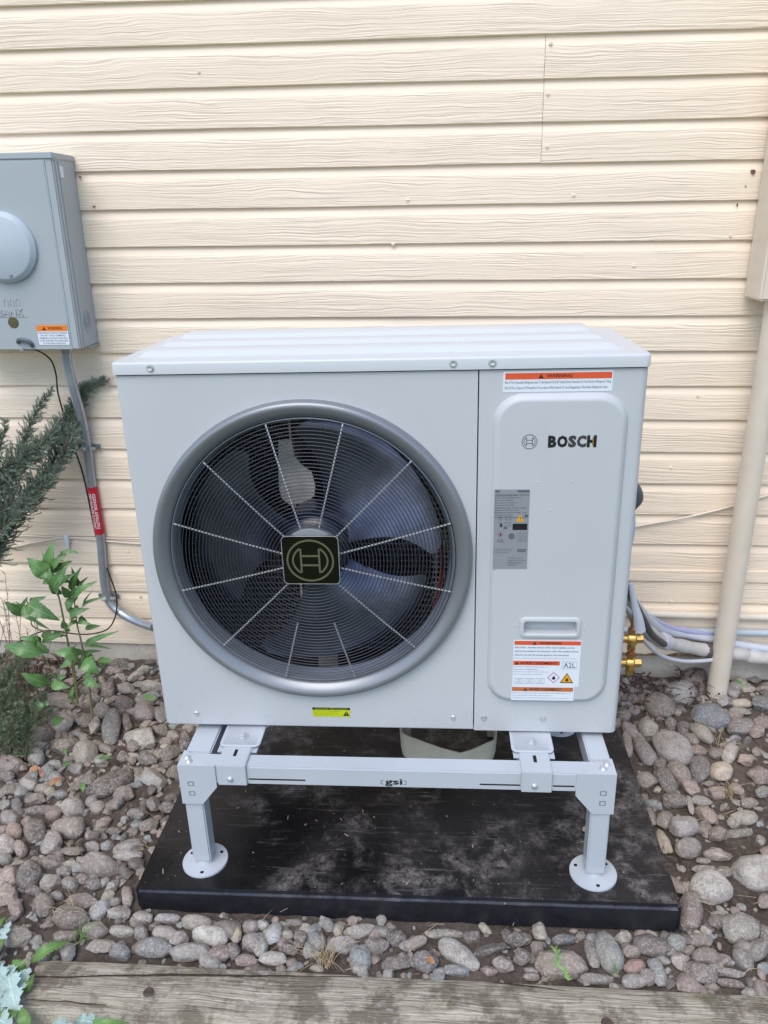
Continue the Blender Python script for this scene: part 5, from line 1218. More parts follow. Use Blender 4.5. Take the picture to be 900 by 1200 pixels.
ls = thing('line_set', 'taped and insulated refrigerant lines curving from the heat pump to the wall', 'pipes', (.66, .60, -.06))
def tubething(name, pts, r, m, parent, seg=12, **k):
    bm = bmesh.new(); tube(bm, smooth_path(pts), r, seg); return obj(name, bm, m, parent, smooth=50, **k)
tubething('insulated_pipe', [(.545, .34, .20), (.598, .40, .120), (.640, .46, .038), (.704, .55, -.055), (.773, .62, -.124), (.849, .68, -.172), (.937, .715, -.205), (1.052, .733, -.228), (1.131, .735, -.240), (1.7, .735, -.27)], lambda t: .0200+.0012*math.sin(t*60), M['foam'], ls)
tubething('insulated_pipe', [(.550, .36, .22), (.612, .43, .115), (.660, .50, .040), (.735, .60, -.060), (.805, .68, -.125), (.880, .735, -.165), (.98, .752, -.192), (1.2, .752, -.222), (1.7, .75, -.24)], .0125, M['tape'], ls, label='smaller line wrapped in white tape')
tubething('insulated_pipe', [(.560, .33, .15), (.607, .38, .085), (.665, .47, -.030), (.752, .57, -.140), (.839, .64, -.200), (.93, .69, -.226), (.98, .71, -.226)], .0060, M['tape'], ls, label='thin drain line hanging lowest in the bundle')
bm = bmesh.new()
tube(bm, smooth_path([(.570, .330, .20), (.602, .370, .135), (.655, .448, .040), (.705, .520, -.045), (.765, .590, -.115)]), .0095, 8); obj('dark_insulation_strip', bm, M['darktape'], ls)
for c, d, r in (((.770, .618, -.121), (.075, .065, -.06), .0250), ((.945, .717, -.207), (.1, .015, -.020), .0228)):
    d = Vector(d).normalized()*.018; c = Vector(c); bm = bmesh.new(); tube(bm, [c-d, c, c+d], r, 14); obj('tape_wrap', bm, M['tape'] if r > .024 else M['darktape'], ls)
bm = bmesh.new(); tube(bm, smooth_path([(.572, .30, .215), (.586, .30, .16), (.598, .30, .120), (.604, .302, .088)]), lambda t: .005+.012*t, 12); obj('tape_tail', bm, M['tape'], ls)
lav = thing('lavender_tube', 'pale lavender plastic tube running low along the wall behind the downspout', 'tube', (.9, .75, -.14))
tubething('tube_run', [(.553, .38, .20), (.602, .41, .135), (.678, .53, .018), (.786, .66, -.095), (.858, .72, -.140), (.951, .760, -.176), (1.033, .765, -.200), (1.081, .75, -.219), (1.127, .73, -.233), (1.3, .72, -.29)], .0085, M['lav'], lav)
gc = thing('grey_wall_conduit', 'straight light grey conduit fixed low on the right part of the wall', 'conduit', (1.0, .765, -.165))
tubething('conduit_run', [(.60, .763, -.166), (.85, .763, -.166), (1.2, .763, -.168), (2.4, .763, -.185)], .0105, M['meterlid'], gc)
gt = thing('green_ground_wire', 'thin grey green wire sagging below the conduit right of the downspout', 'wire', (1.0, .75, -.24))
tubething('wire_run', [(.93, .765, -.20), (1.00, .755, -.218), (1.07, .74, -.236), (1.18, .72, -.262), (1.4, .72, -.29)], .0045, M['greentube'], gt, seg=8)
cp = thing('painted_pipe', 'cream painted horizontal pipe along the lower wall boards right of the heat pump', 'pipe', (1.2, .76, -.10))
tubething('pipe_run', [(.45, .764, -.1075), (.9, .764, -.111), (1.6, .764, -.118), (3.9, .764, -.13)], .0115, M['cream'], cp)

# downspout style round pipe
ds = thing('downspout_pipe', 'round cream painted downpipe standing in the rocks at the right side', 'pipe', (.982, .69, -.39))
bm = bmesh.new(); tube(bm, PIPE, .0300, 32, cap=False)
obj('pipe_body', bm, M['cream'], ds, smooth=60)
bm = bmesh.new(); tube(bm, [Vector(PIPE[0])+Vector((0, 0, .05)), Vector(PIPE[0])+Vector((0, 0, .055))], .0308, 32); 
obj('scuffed_foot', bm, M['cream'], ds)
bm = bmesh.new()
for a, z, w in ((250, -.338, .004), (262, -.330, .007), (271, -.343, .005), (283, -.325, .003), (240, -.350, .006), (290, -.345, .004)):
    c = Vector((PIPE[0][0]+.0300*math.cos(R(a)), PIPE[0][1]+.0300*math.sin(R(a)), z)); bmesh.ops.create_icosphere(bm, subdivisions=1, radius=w*.6, matrix=Matrix.Translation(c) @ Matrix.Diagonal((1, .25, 1, 1)))
obj('scuff_mark', bm, M['ink'], ds)
bx0 = .912
bm = B(bx0, 1.045, .655, .768, .836, 2.2, bev=.006); cov = obj('cover_box', bm, M['cream'], ds, label='square cream cover box with a round embossed ring')
for rr_ in (.034, .024, .014):
    bm = bmesh.new(); ribbon(bm, [(.958+rr_*.62*math.cos(2*math.pi*k/32), .905+rr_*math.sin(2*math.pi*k/32)) for k in range(32)], .0022, .6535, .656, closed=True); obj('knockout_ring', bm, M['cream'], cov)

# thin cable across the wall
cc = thing('wall_cable', 'thin cream painted cable sagging across the wall on both sides of the heat pump', 'cable', (0, .775, .10))
tubething('cable_run', [(-2.4, .770, .02), (-1.7, .770, .05), (-1.29, .770, .077), (-1.17, .770, .097), (-1.07, .769, .115), (-.97, .770, .111), (-.84, .770, .100), (-.4, .770, .085), (.2, .770, .10), (.5, .770, .14), (.71, .770, .181), (.83, .770, .206), (.95, .770, .240), (1.08, .770, .285), (1.6, .770, .45)], .0035, M['cream'], cc, seg=8)
tubething('cable_run', [(-2.4, .771, .122), (-1.3, .771, .120), (-1.07, .770, .117), (-.84, .771, .116), (-.4, .771, .113)], .0028, M['cream'], cc, seg=8)
bm = B(-1.066, -1.050, .762, .775, .098, .124, bev=.002); box(bm, -1.062, -1.054, .764, .774, .078, .098, bev=.001); obj('cable_clip', bm, M['white_label'], cc)

# ------------------------------------------------------------------ electric meter box
mb = thing('electric_meter_box', 'grey metal electric meter box with a round blank cover on the wall at left', 'meter box', (-1.0, .72, .72))
MX1, MX0, MYF, MZ0, MZ1 = -.868, -1.22, .650, .722, 1.208
body = obj('enclosure', B(MX0, MX1, MYF, .776, MZ0, MZ1, bev=.003), M['meter'], mb)
bm = bmesh.new(); box(bm, MX0-.003, MX1+.003, MYF-.004, .776, MZ1-.012, MZ1+.003, bev=.002); obj('rain_cap', bm, M['meter'], mb)
bm = bmesh.new(); box(bm, MX1-.0225, MX1-.0205, MYF-.0022, MYF+.001, MZ0, MZ1-.013); box(bm, MX1+.0005, MX1+.0022, MYF+.012, MYF+.0145, MZ0+.002, MZ1-.014); box(bm, MX1+.0005, MX1+.0018, MYF+.030, MYF+.032, MZ0+.002, MZ1-.014); obj('door_flange', bm, M['meterlid'], mb)
bm = bmesh.new(); box(bm, MX0+.001, MX1-.022, MYF-.0030, MYF-.0005, MZ0+.001, MZ1-.014, bev=.001); cover = obj('front_cover', bm, M['meter'], mb)
ccx, ccz, cr = -1.030, .987, .0885
bm = bmesh.new(); lathe_y(bm, ccx, ccz, [(0, MYF-.0235), (cr-.012, MYF-.0235), (cr-.0085, MYF-.0215), (cr-.002, MYF-.0125), (cr, MYF-.011), (cr, MYF-.0025)], 72)
disc = obj('round_blank_cover', bm, M['meterlid'], mb, smooth=30)
bm = bmesh.new(); lathe_y(bm, -1.014, .918, [(0, MYF-.0275), (.0035, MYF-.0270), (.0045, MYF-.0240), (.0045, MYF-.0230)], 14); obj('screw', bm, M['steel'], disc)
text_mesh('MILBANK', -1.118, -1.008, .813, .832, MYF-.0030, M['meter'], cover, name='embossed_lettering', bold=.02, ext=.05)
bm = bmesh.new(); ribbon(bm, [(-1.10, .8105), (-1.000, .8105)], .0018, MYF-.0042, MYF-.002)
for q in (-1.052, -1.036, -1.020): ribbon(bm, [(q-.005, .838), (q-.005, .852), (q, .858), (q+.005, .852), (q+.005, .838)], .0022, MYF-.0042, MYF-.002)
obj('embossed_mark', bm, M['meter'], cover)
bm = bmesh.new(); lathe_y(bm, -1.041, .7950, [(0, MYF-.0046), (.0135, MYF-.0046), (.0150, MYF-.0030)], 24); obj('seal_disc', bm, M['seal'], mb)
for rr_ in (.0195, .0125, .0075):
    bm = bmesh.new(); n = 32; P = [(MX1+.0008, .716+rr_*math.cos(2*math.pi*k/n), .790+rr_*1.55*math.sin(2*math.pi*k/n)) for k in range(n+1)]
    tube(bm, P, .0011, 5, cap=False); obj('knockout_ring', bm, M['meter'], mb)
bm = B(MX1-.0002, MX1+.0006, .684, .704, 1.155, 1.182); obj('white_sticker', bm, M['white_label'], mb)
ml = label(cover, 'warning_label', -.9795, -.8925, .7350, .7890, MYF-.003, M['white_label'])
label(ml, 'dark_border', -.9805, -.8915, .7340, .7900, MYF-.0029, M['navy'], .0003)
YM = MYF-.0035
band(ml, -.9785, -.8935, .7720, .7880, YM+.0004, M['orange2'])
tri_sign(ml, -.9580, .7798, .0100, YM-.0002, M['ink'], M['orange2'])
text_mesh('WARNING', -.9480, -.9070, .7762, .7835, YM-.0004, M['ink'], ml, bold=.02)
for i, s_ in enumerate(('ELECTRICAL SHOCK HAZARD', 'DO NOT TOUCH TERMINALS', 'TERMINALS ON BOTH LINE AND', 'LOAD SIDES MAY BE ENERGIZED', 'IN THE OPEN POSITION')):
    d = (0, .006, .002, .001, .010)[i]
    text_mesh(s_, -.9770+d, -.8950-d, .7655-.0070*i-.0002, .7695-.0070*i, YM-.0002, M['navy'], ml, bold=.005)
bm = bmesh.new(); P = smooth_path([(-1.037, MYF-.003, .742), (-1.030, MYF-.010, .750), (-1.012, MYF-.012, .749), (-1.000, MYF-.010, .742), (-.998, MYF-.004, .732)])
tube(bm, P, .0055, 8); obj('latch_hasp', bm, M['inkgrey'], mb)
bm = bmesh.new(); lathe_axis(bm, (-1.000, MYF-.004, .738), (0, -1, 0), [(0, 0), (.006, 0), (.006, .006), (0, .007)], 6); lathe_axis(bm, (-1.028, MYF-.003, .722), (0, -1, 0), [(0, 0), (.0065, 0), (.0065, .007), (0, .008)], 6); obj('bolt', bm, M['steel'], mb, smooth=20)
bm = bmesh.new(); box(bm, MX1-.005, MX1+.003, .70, .776, .7190, .7215); obj('bottom_hem', bm, M['meter'], mb)

# conduit
cd = thing('metal_conduit', 'bent galvanised conduit dropping from the meter box to behind the heat pump', 'conduit', (-.93, .76, -.14))
bm = bmesh.new(); tube(bm, smooth_path(CONDUIT, 8), .0135, 16); obj('conduit_tube', bm, M['emt'], cd, smooth=60)
c0 = Vector(CONDUIT[0])
bm = bmesh.new(); lathe_axis(bm, c0+Vector((0, 0, .012)), (.02, .06, -1), [(0, 0), (.0190, 0), (.0190, .008), (.0165, .009), (.0165, .022), (.0150, .026), (0, .026)], 16); obj('conduit_connector', bm, M['steel'], cd, smooth=30)
for i in (4, 8):
    c = Vector(CONDUIT[i]); t = (Vector(CONDUIT[i+1])-Vector(CONDUIT[i-1])).normalized()
    bm = bmesh.new(); tube(bm, [c-t*.008, c+t*.008], .0155, 16); box(bm, c.x-.034, c.x+.034, .7700, .7745, c.z-.008, c.z+.008, bev=.001); cl = obj('pipe_clamp', bm, M['steel'], cd, smooth=30)
    bm = bmesh.new(); lathe_axis(bm, (c.x-.004, c.y-.014, c.z), (0, -1, 0), [(0, 0), (.0075, 0), (.0070, .004), (.003, .006), (0, .006)], 12); box(bm, c.x+.012, c.x+.028, c.y-.012, c.y-.004, c.z-.004, c.z+.004, bev=.001); obj('bolt', bm, M['screw'], cl, smooth=30)
a, b = Vector(CONDUIT[5]), Vector(CONDUIT[6])
bm = bmesh.new(); tube(bm, [a+(b-a)*.0, a+(b-a)*.5, b], .0144, 20, cap=False); stk = obj('red_sticker', bm, M['red'], cd, smooth=60)
def wrap_text(o, a, b, rad):
    """roll flat lettering (its XZ box centred on 0,0) round the tube between a and b"""
    t = (b-a).normalized(); mid = (a+b)/2; side = Vector((1, 0, 0)); side = (side-t*side.dot(t)).normalized(); out = side.cross(t).normalized()
    if out.y > 0: out = -out
    bb = BASE[o.name]
    for v in o.data.vertices:
        u, w = v.co.x+bb.x, v.co.z+bb.z
        ang = u/rad; p = mid + t*(-w) + side*math.sin(ang)*rad + out*math.cos(ang)*rad
        v.co = p-bb
for s_, u in (('FACTORY BONDED', -.0062), ('LOCATE BEFORE USE', .0058)):
    o = text_mesh(s_, -.058, .058, u-.0046, u+.0046, 0, M['white_label'], stk, bold=.045)
    bb = BASE[o.name]                         # turn the line of text to run down the tube
    for v in o.data.vertices:
        x, z = v.co.x+bb.x, v.co.z+bb.z; v.co.x = -z-bb.x; v.co.z = x-bb.z
    wrap_text(o, a, b, .01465)

# thin black wire
bw = thing('black_wire', 'thin black wire hanging from the meter box down to the ground behind the plant', 'wire', (-1.0, .74, -.2))
tubething('wire_run', [(-1.028, .66, .722), (-1.015, .70, .712), (-1.002, .74, .68), (-.998, .75, .635), (-.998, .745, .573), (-.984, .755, .432), (-.973, .768, .325), (-.965, .770, .159), (-.960, .771, .087), (-.920, .75, -.045), (-.913, .74, -.09), (-.925, .735, -.145), (-.955, .735, -.188), (-1.006, .73, -.204), (-1.06, .72, -.200), (-1.148, .71, -.185), (-1.223, .70, -.213), (-1.267, .69, -.246), (-1.30, .68, -.33)], .0023, M['blackcable'], bw, seg=8)

# ------------------------------------------------------------------ beige plastic tray on the pad
tray = thing('plastic_tray', 'broken beige plastic tray lying on the black pad beneath the heat pump', 'tray', (.13, .30, PZ), tilt=True)
bm = bmesh.new()
base = PZ+.0005
def uwall(x, y): return x, y
path_o = arc(.052, .285, .030, 180, 270, 6)+arc(.222, .262, .028, 270, 360, 6)
front_pts = [(.016, .360), (.016, .33)]+arc(.046, .298, .030, 180, 258, 6)+[(.08, .2645), (.12, .2605), (.17, .2595), (.20, .2600)]+arc(.230, .292, .030, 270, 350, 6)+[(.264, .33), (.267, .375)]
n = len(front_pts); L = []
for i, (x, y) in enumerate(front_pts):
    t = i/(n-1); h = .076-.044*min(1, max(0, (x-.03)/.13)) if x < .19 else .038+.026*min(1, (x-.19)/.05)
    dx, dy = (Vector(front_pts[min(i+1, n-1)])-Vector(front_pts[max(i-1, 0)])).normalized()
    nx_, ny_ = -dy*.0035, dx*.0035
    L.append([bm.verts.new((x, y, base)), bm.verts.new((x-nx_*1.0, y-ny_*1.0, base+h*.3)), bm.verts.new((x-nx_*1.6, y-ny_*1.6, base+h)), bm.verts.new((x+nx_*-.6, y+ny_*-.6, base+h)), bm.verts.new((x+nx_, y+ny_, base+.003))])
for i in range(n-1):
    for k in range(5): bm.faces.new((L[i][k], L[i][(k+1) % 5], L[i+1][(k+1) % 5], L[i+1][k]))
bm.faces.new(L[0]); bm.faces.new(L[-1][::-1]); bmesh.ops.recalc_face_normals(bm, faces=bm.faces)
obj('tray_wall', bm, M['tray'], tray, smooth=50)
bm = B(.018, .038, .350, .362, base, base+.115, bev=.002); obj('end_post', bm, M['tray'], tray)
bm = B(.246, .266, .366, .378, base, base+.072, bev=.002); obj('end_post', bm, M['tray'], tray)

# small litter on the pad
for (x, y, r_, m_, lab) in ((PADBIT[0], PADBIT[1], .010, M['straw'], 'tiny cream pebble on the pad beside the right leg of the stand'), (-.20, .02, .004, M['chip'], 'tiny brown crumb on the pad behind the front beam')):
    bm = bmesh.new(); bmesh.ops.create_icosphere(bm, subdivisions=2, radius=r_, matrix=Matrix.Translation((x, y, PZ+r_*.45)) @ Matrix.Rotation(.6, 4, 'Z') @ Matrix.Diagonal((1, .7, .5, 1)))
    o = obj('pebble', bm, m_, base=(x, y, PZ), tilt=True); tag(o, lab, 'pebble')
bm = bmesh.new(); rn = random.Random(12)
for _ in range(26):
    x, y = rn.uniform(-.5, .58), rn.uniform(-.16, .38); a = rn.uniform(0, 3.14); L_ = rn.uniform(.003, .014); d = Vector((math.cos(a), math.sin(a), 0))*L_
    tube(bm, [Vector((x, y, PZ+.0014)), Vector((x, y, PZ+.0016))+d], rn.uniform(.0004, .0011), 4)
o = obj('pad_litter', bm, M['straw'], base=(0, 0, PZ), tilt=True); tag(o, 'tiny straw bits and crumbs scattered on the black pad', 'litter', None, 'stuff')

# ------------------------------------------------------------------ landscape timber
tim = thing('landscape_timber', 'weathered grey brown landscape timber edging the rock bed in the foreground', 'timber', (.4, -.385, -.42))
TX0, TX1 = -.672, 2.4
pf = [(-.318, -.43), (-.311, -.405), (-.310, -.38), (-.314, -.358), (-.325, -.343), (-.345, -.336), (-.365, -.3335), (-.385, -.333), (-.405, -.334), (-.425, -.3375), (-.438, -.345), (-.447, -.360), (-.450, -.385), (-.447, -.41), (-.440, -.43)]
bm = bmesh.new(); rows = []; n = 420; rn = random.Random(5)
crack = lambda x: -.3665 + (x+.6424)*.066 + .0015*math.sin(x*13)+.004*noise.noise(Vector((x*9, 2, 0)))
for i in range(n+1):
    x = TX0+(TX1-TX0)*i/n; end = min(1, (x-TX0)/.02); row = []
    # denser profile across the top for cracks
    dense = []
    for k in range(len(pf)-1):
        for q in range(14 if -.35 < pf[k][1] else 3): t = q/(14 if -.35 < pf[k][1] else 3); dense.append((pf[k][0]*(1-t)+pf[k+1][0]*t, pf[k][1]*(1-t)+pf[k+1][1]*t))
    dense.append(pf[-1])
    for (y, z) in dense:
        d = noise.fractal(Vector((x*5, y*30, z*30)), 1., 2., 4)*.0022 + noise.noise(Vector((x*14, y*170, z*90)))*.0009
        cyd = y-crack(x)
        dep = 0
        if z > -.37 and x < .02: dep = .007*max(0, 1-abs(cyd)/.0030)
        c2 = y-(-.3180-.11*(x-.19)); 
        if z > -.37 and .05 < x < .36: dep = max(dep, .010*max(0, 1-abs(c2)/.0036))
        c3 = y-(-.418+.003*math.sin(x*7))
        if z > -.37 and (-.66 < x < -.5 or .45 < x < .75): dep = max(dep, .007*max(0, 1-abs(c3)/.0030))
        yy = -.385+(y+.385)*(1-.05*(1-end)); zz = -.38+(z+.38)*(1-.08*(1-end)) + d - dep
        row.append(bm.verts.new((x+(-.006+.012*noise.noise(Vector((y*40, z*40, 1))) if i == 0 else 0), yy, zz)))
    rows.append(row)
for i in range(n):
    for k in range(len(rows[0])-1): bm.faces.new((rows[i][k], rows[i][k+1], rows[i+1][k+1], rows[i+1][k]))
bm.faces.new(rows[0][::-1]); bm.faces.new(rows[-1]); bmesh.ops.recalc_face_normals(bm, faces=bm.faces)
obj('timber_beam', bm, M['timber'], tim, smooth=50)
def timber_top(y):
    for (ya, za), (yb, zb_) in zip(pf, pf[1:]):
        if yb <= y <= ya: return za+(zb_-za)*(y-ya)/(yb-ya)
    return -.334
def crack_line(fn, x0, x1, r_, seed):
    P = []; x = x0
    while x < x1: y = fn(x); P.append((x, y, timber_top(y)-.0008)); x += .012
    bm = bmesh.new(); tube(bm, P, lambda t: r_*(.35+.65*math.sin(math.pi*min(1, max(0, t))))*(.8+.4*noise.noise(Vector((t*30, seed, 0)))), 6); obj('crack_shade', bm, M['crack'], tim)  # dark tube painting in the shade of a drying crack
crack_line(crack, -.668, -.02, .0017, 1)
crack_line(lambda x: -.3180-.11*(x-.19)+.002*noise.noise(Vector((x*30, 5, 0))), .19, .37, .0012, 2)
crack_line(lambda x: -.4180+.003*math.sin(x*7)+.002*noise.noise(Vector((x*30, 7, 0))), -.66, -.50, .0011, 3)
crack_line(lambda x: -.352+.02*(x-.4)+.002*noise.noise(Vector((x*30, 9, 0))), .44, .70, .0009, 4)
crack_line(lambda x: -.395+.002*noise.noise(Vector((x*20, 11, 0))), -.12, .16, .0008, 5)
for x, y in ((-.433, -.390), (.424, -.402)):
    bm = bmesh.new(); lathe_axis(bm, (x, y, -.3355), (0, .05, 1), [(0, 0), (.0105, 0), (.0108, .0030), (.009, .0048), (0, .0052)], 16); obj('spike_head', bm, M['nail'], tim)

# ------------------------------------------------------------------ rocks
COLR = dict(g=(.27, .245, .235), lg=(.40, .375, .36), d=(.155, .128, .115), nd=(.16, .122, .105), n=(.235, .185, .16), nl=(.33, .275, .245), pn=(.29, .205, .185),
    t=(.34, .29, .24), tl=(.43, .39, .34), tn=(.33, .25, .18), b=(.185, .215, .25), bg=(.235, .25, .265), lb=(.40, .41, .43), p=(.37, .235, .21), lp=(.47, .38, .355),
    l=(.42, .40, .38), c=(.52, .44, .33), sp=(.50, .465, .42), sb=(.29, .30, .325), bl=(.145, .185, .23), rd=(.36, .145, .12), tp=(.38, .28, .24))
COLR['or'] = (.40, .25, .18)
for k_, v_ in COLR.items():
    L_ = sum(v_)/3; q_ = .62 if k_ not in ('b', 'bl', 'c') else .9; COLR[k_] = tuple((L_+(c_-L_)*q_)*1.12*m_ for c_, m_ in zip(v_, (1.0, .995, .925)))
def rock_mesh(i, kind):
    rn = random.Random(100+i); bm = bmesh.new(); bmesh.ops.create_icosphere(bm, subdivisions=4, radius=1)
    o = Vector((rn.uniform(0, 50), rn.uniform(0, 50), rn.uniform(0, 50)))
    planes = []
    for k in range(14 if kind == 'a' else 6):
        d = Vector((rn.gauss(0, 1), rn.gauss(0, 1), rn.gauss(0, 1))).normalized(); planes.append((d, rn.uniform(.62, .86) if kind == 'a' else rn.uniform(.82, .95)))
    for v in bm.verts:
        p = v.co.normalized(); e = 2.3 if kind == 'r' else 2.2
        p = p / (abs(p.x)**e+abs(p.y)**e+abs(p.z)**e)**(1/e)
        f = 1+noise.noise(p*.9+o)*(.20 if kind == 'r' else .26)+noise.noise(p*2.3+o)*(.05 if kind == 'r' else .09)
        p = p*f
        for d, c in planes:
            s = p.dot(d)-c
            if s > 0: p = p-d*s*(.93 if kind == 'a' else .75)
        p += v.co.normalized()*(noise.fractal(p*4+o, 1., 2., 4)*(.028 if kind == 'r' else .055))
        v.co = p
    mx = [max(abs(v.co[k]) for v in bm.verts) for k in range(3)]
    for v in bm.verts: v.co = Vector((v.co.x/mx[0]*1.02, v.co.y/mx[1]*1.02, v.co.z/mx[2]))
    me = bpy.data.meshes.new('river_rock'); bm.to_mesh(me); bm.free(); me.materials.append(M['rock'])
    me.polygons.foreach_set('use_smooth', [True]*len(me.polygons)); return me
RM = {'r': [rock_mesh(i, 'r') for i in range(16)], 'a': [rock_mesh(40+i, 'a') for i in range(16)]}
for i, (x, y, z, a, b, c, rot, col, sh, lab) in enumerate(ROCKS):
    o = bpy.data.objects.new('river_rock', rnd.choice(RM[sh])); COL.objects.link(o)
    o.location = (x, y, z-.12*c); o.scale = (a*1.04, b*1.04, c*1.05); o.rotation_euler = (rnd.uniform(-.12, .12), rnd.uniform(-.12, .12), rot+rnd.choice((0, math.pi)))
    k = rnd.choice((rnd.uniform(.55, .85), rnd.uniform(.85, 1.2), rnd.uniform(.95, 1.3))); cc_ = COLR[col]; o.color = (cc_[0]*k, cc_[1]*k*rnd.uniform(.97, 1.02), cc_[2]*k*rnd.uniform(.96, 1.04), 1)
    tag(o, lab, 'rock', 'river rocks in the bed around the pad')

# small gravel filling the gaps
def occupied(x, y):
    if -.550 < x < .622 and -.186 < y < .44: return True
    if y < -.32 and x > -.69: return True
    return False
RK = np.array([(r_[0], r_[1], max(r_[3], r_[4])) for r_ in ROCKS])
def gravel(name, n, rmin, rmax, seed, cols, label_, region=None, clear=.75, sink=.2, ang=True):
    rn = random.Random(seed); V = []; F = []; MI = []
    ico = [m for m in (RM['a'][:6] if ang else RM['r'][:6])]
    base = []
    for k in range(8):
        bm = bmesh.new(); bmesh.ops.create_icosphere(bm, subdivisions=2, radius=1); o = Vector((k*7, 1, 2))
        pl = [(Vector((rn.gauss(0, 1), rn.gauss(0, 1), rn.gauss(0, 1))).normalized(), rn.uniform(.6, .85)) for _ in range(7)]
        for v in bm.verts:
            p = v.co*(1+noise.noise(v.co*1.2+o)*.3)
            for d, c in pl:
                s = p.dot(d)-c
                if s > 0: p = p-d*s*.9
            v.co = p
        base.append(([v.co.copy() for v in bm.verts], [[q.index for q in f.verts] for f in bm.faces])); bm.free()
    cnt = 0; tries = 0
    while cnt < n and tries < n*30:
        tries += 1
        x = rn.uniform(*region[0]) if region else rn.uniform(-1.45, 1.35); y = rn.uniform(*region[1]) if region else rn.uniform(-.34, .77)
        if occupied(x, y): continue
        d = np.hypot(RK[:, 0]-x, RK[:, 1]-y)-RK[:, 2]*clear
        if d.min() < 0: continue
        r = rmin+(rmax-rmin)*rn.random()**2
        if x > .62 and -.1 < y < .6 and rn.random() < .7: continue
        vs, fs = base[rn.randrange(8)]; M3 = Matrix.Rotation(rn.uniform(0, 6.28), 3, 'Z') @ Matrix.Rotation(rn.uniform(-.4, .4), 3, 'X') @ Matrix.Diagonal((r*rn.uniform(.9, 1.5), r*rn.uniform(.7, 1.1), r*rn.uniform(.5, .8)))
        o = Vector((x, y, ground_height(x, y)+r*sink)); s = len(V)
        V += [tuple(M3 @ v + o) for v in vs]; F += [[q+s for q in f] for f in fs]; MI += [rn.randrange(len(cols))]*len(fs); cnt += 1
    me = bpy.data.meshes.new(name); me.from_pydata(V, [], F)
    for c in cols: me.materials.append(c)
    me.polygons.foreach_set('material_index', MI); me.polygons.foreach_set('use_smooth', [True]*len(F)); me.set_sharp_from_angle(angle=R(40))
    o = bpy.data.objects.new(name, me); COL.objects.link(o); tag(o, label_, 'gravel', None, 'stuff'); return o
gcol = [mat('gravel_'+n_, COLR[k_], .85, noise_amt=.35, noise_scale=120, bump=.5, bump_scale=150, bump_dist=.002) for n_, k_ in (('grey', 'g'), ('brown', 'n'), ('dark', 'd'), ('pink', 'pn'), ('tan', 't'), ('bluish', 'bg'))]
gravel('gravel', 3600, .005, .017, 3, gcol, 'small mixed gravel lying between the larger river rocks')
gravel('medium_stones', 420, .014, .029, 8, gcol, 'small brown and grey stones wedged between the river rocks', clear=.82, sink=.25)

# ------------------------------------------------------------------ litter: twigs, straw, mulch
def litter(name, n, m, label_, region, rl, rw, seed, curve=.3, lift=.012, cat='twigs'):
    rn = random.Random(seed); bm = bmesh.new(); c = 0; t = 0
    while c < n and t < n*20:
        t += 1; x = rn.uniform(*region[0]); y = rn.uniform(*region[1])
        if occupied(x, y): continue
        L_ = rn.uniform(*rl); a = rn.uniform(0, 6.28); z = ground_height(x, y)+rn.uniform(.002, lift)
        d = Vector((math.cos(a), math.sin(a), rn.uniform(-.2, .35))); side = Vector((-d.y, d.x, 0))
        P = [Vector((x, y, z)), Vector((x, y, z))+d*L_*.5+side*L_*curve*rn.uniform(-.5, .5)+Vector((0, 0, L_*.12)), Vector((x, y, z))+d*L_]
        tube(bm, P, rn.uniform(*rw), 4, cap=False, r_end=rw[0]*.5); c += 1
    o = obj(name, bm, m, smooth=60); tag(o, label_, cat, None, 'stuff'); return o
litter('dry_twigs', 330, M['drytwig'], 'thin dry twigs scattered over the soil and rocks', ((-1.3, 1.3), (-.33, .75)), (.02, .075), (.0007, .0016), 21)
litter('straw_litter', 300, M['straw'], 'pale dry grass stalks scattered between the rocks', ((-1.3, 1.3), (-.32, .7)), (.012, .05), (.0005, .0010), 22, lift=.03)
litter('bark_mulch', 150, M['mulch'], 'dark bark mulch heaped along the foundation right of the heat pump', ((.62, .95), (.60, .775)), (.015, .05), (.0015, .004), 23, lift=.04, cat='mulch')
litter('bark_mulch', 130, M['mulch'], 'dark bark mulch heaped along the foundation at the left corner', ((-1.4, -1.0), (.55, .77)), (.015, .05), (.003, .006), 24, lift=.03, cat='mulch')
def tuft(x, y, n, h, m, label_, seed, name='grass_tuft', z=None, spread=.5):
    rn = random.Random(seed); bm = bmesh.new(); z = ground_height(x, y)+.004 if z is None else z
    for k in range(n):
        a = rn.uniform(0, 6.28); s = rn.uniform(.1, spread); b = Vector((x+rn.uniform(-.012, .012), y+rn.uniform(-.01, .01), z)); hh_ = h*rn.uniform(.5, 1.1)
        P = [b, b+Vector((math.cos(a)*s*.35, math.sin(a)*s*.35, .6))*hh_, b+Vector((math.cos(a)*s, math.sin(a)*s, .75))*hh_*1.1]
        tube(bm, smooth_path(P, 3), rn.uniform(.0006, .0013), 4, cap=False, r_end=.0003)
    o = obj(name, bm, m, smooth=60, base=(x, y, z)); tag(o, label_, 'grass'); return o
tuft(-.105, -.300, 34, .06, M['straw'], 'dry straw tuft between rocks at the middle of the timber', 1, spread=1.2)
tuft(-.665, -.215, 22, .05, M['straw'], 'dry straw tuft beside the left end of the timber', 2, spread=1.)
tuft(.86, .245, 26, .055, M['straw'], 'dry straw tuft on bare soil right of the pad', 3, spread=1.2)
tuft(.90, .42, 12, .06, M['straw'], 'few bent straw stalks in front of the blue teardrop rock', 4, spread=1.3)
tuft(-.62, -.27, 14, .05, M['dandelion'], 'small green grass tuft at the left end of the timber', 5, spread=.9)
tuft(.455, -.285, 7, .035, M['dandelion'], 'tiny green grass sprig behind the timber at right', 6, spread=.7)
tuft(-.735, -.03, 12, .03, M['straw'], 'dry straw tuft on the rocks left of the pad', 7, spread=1.3)

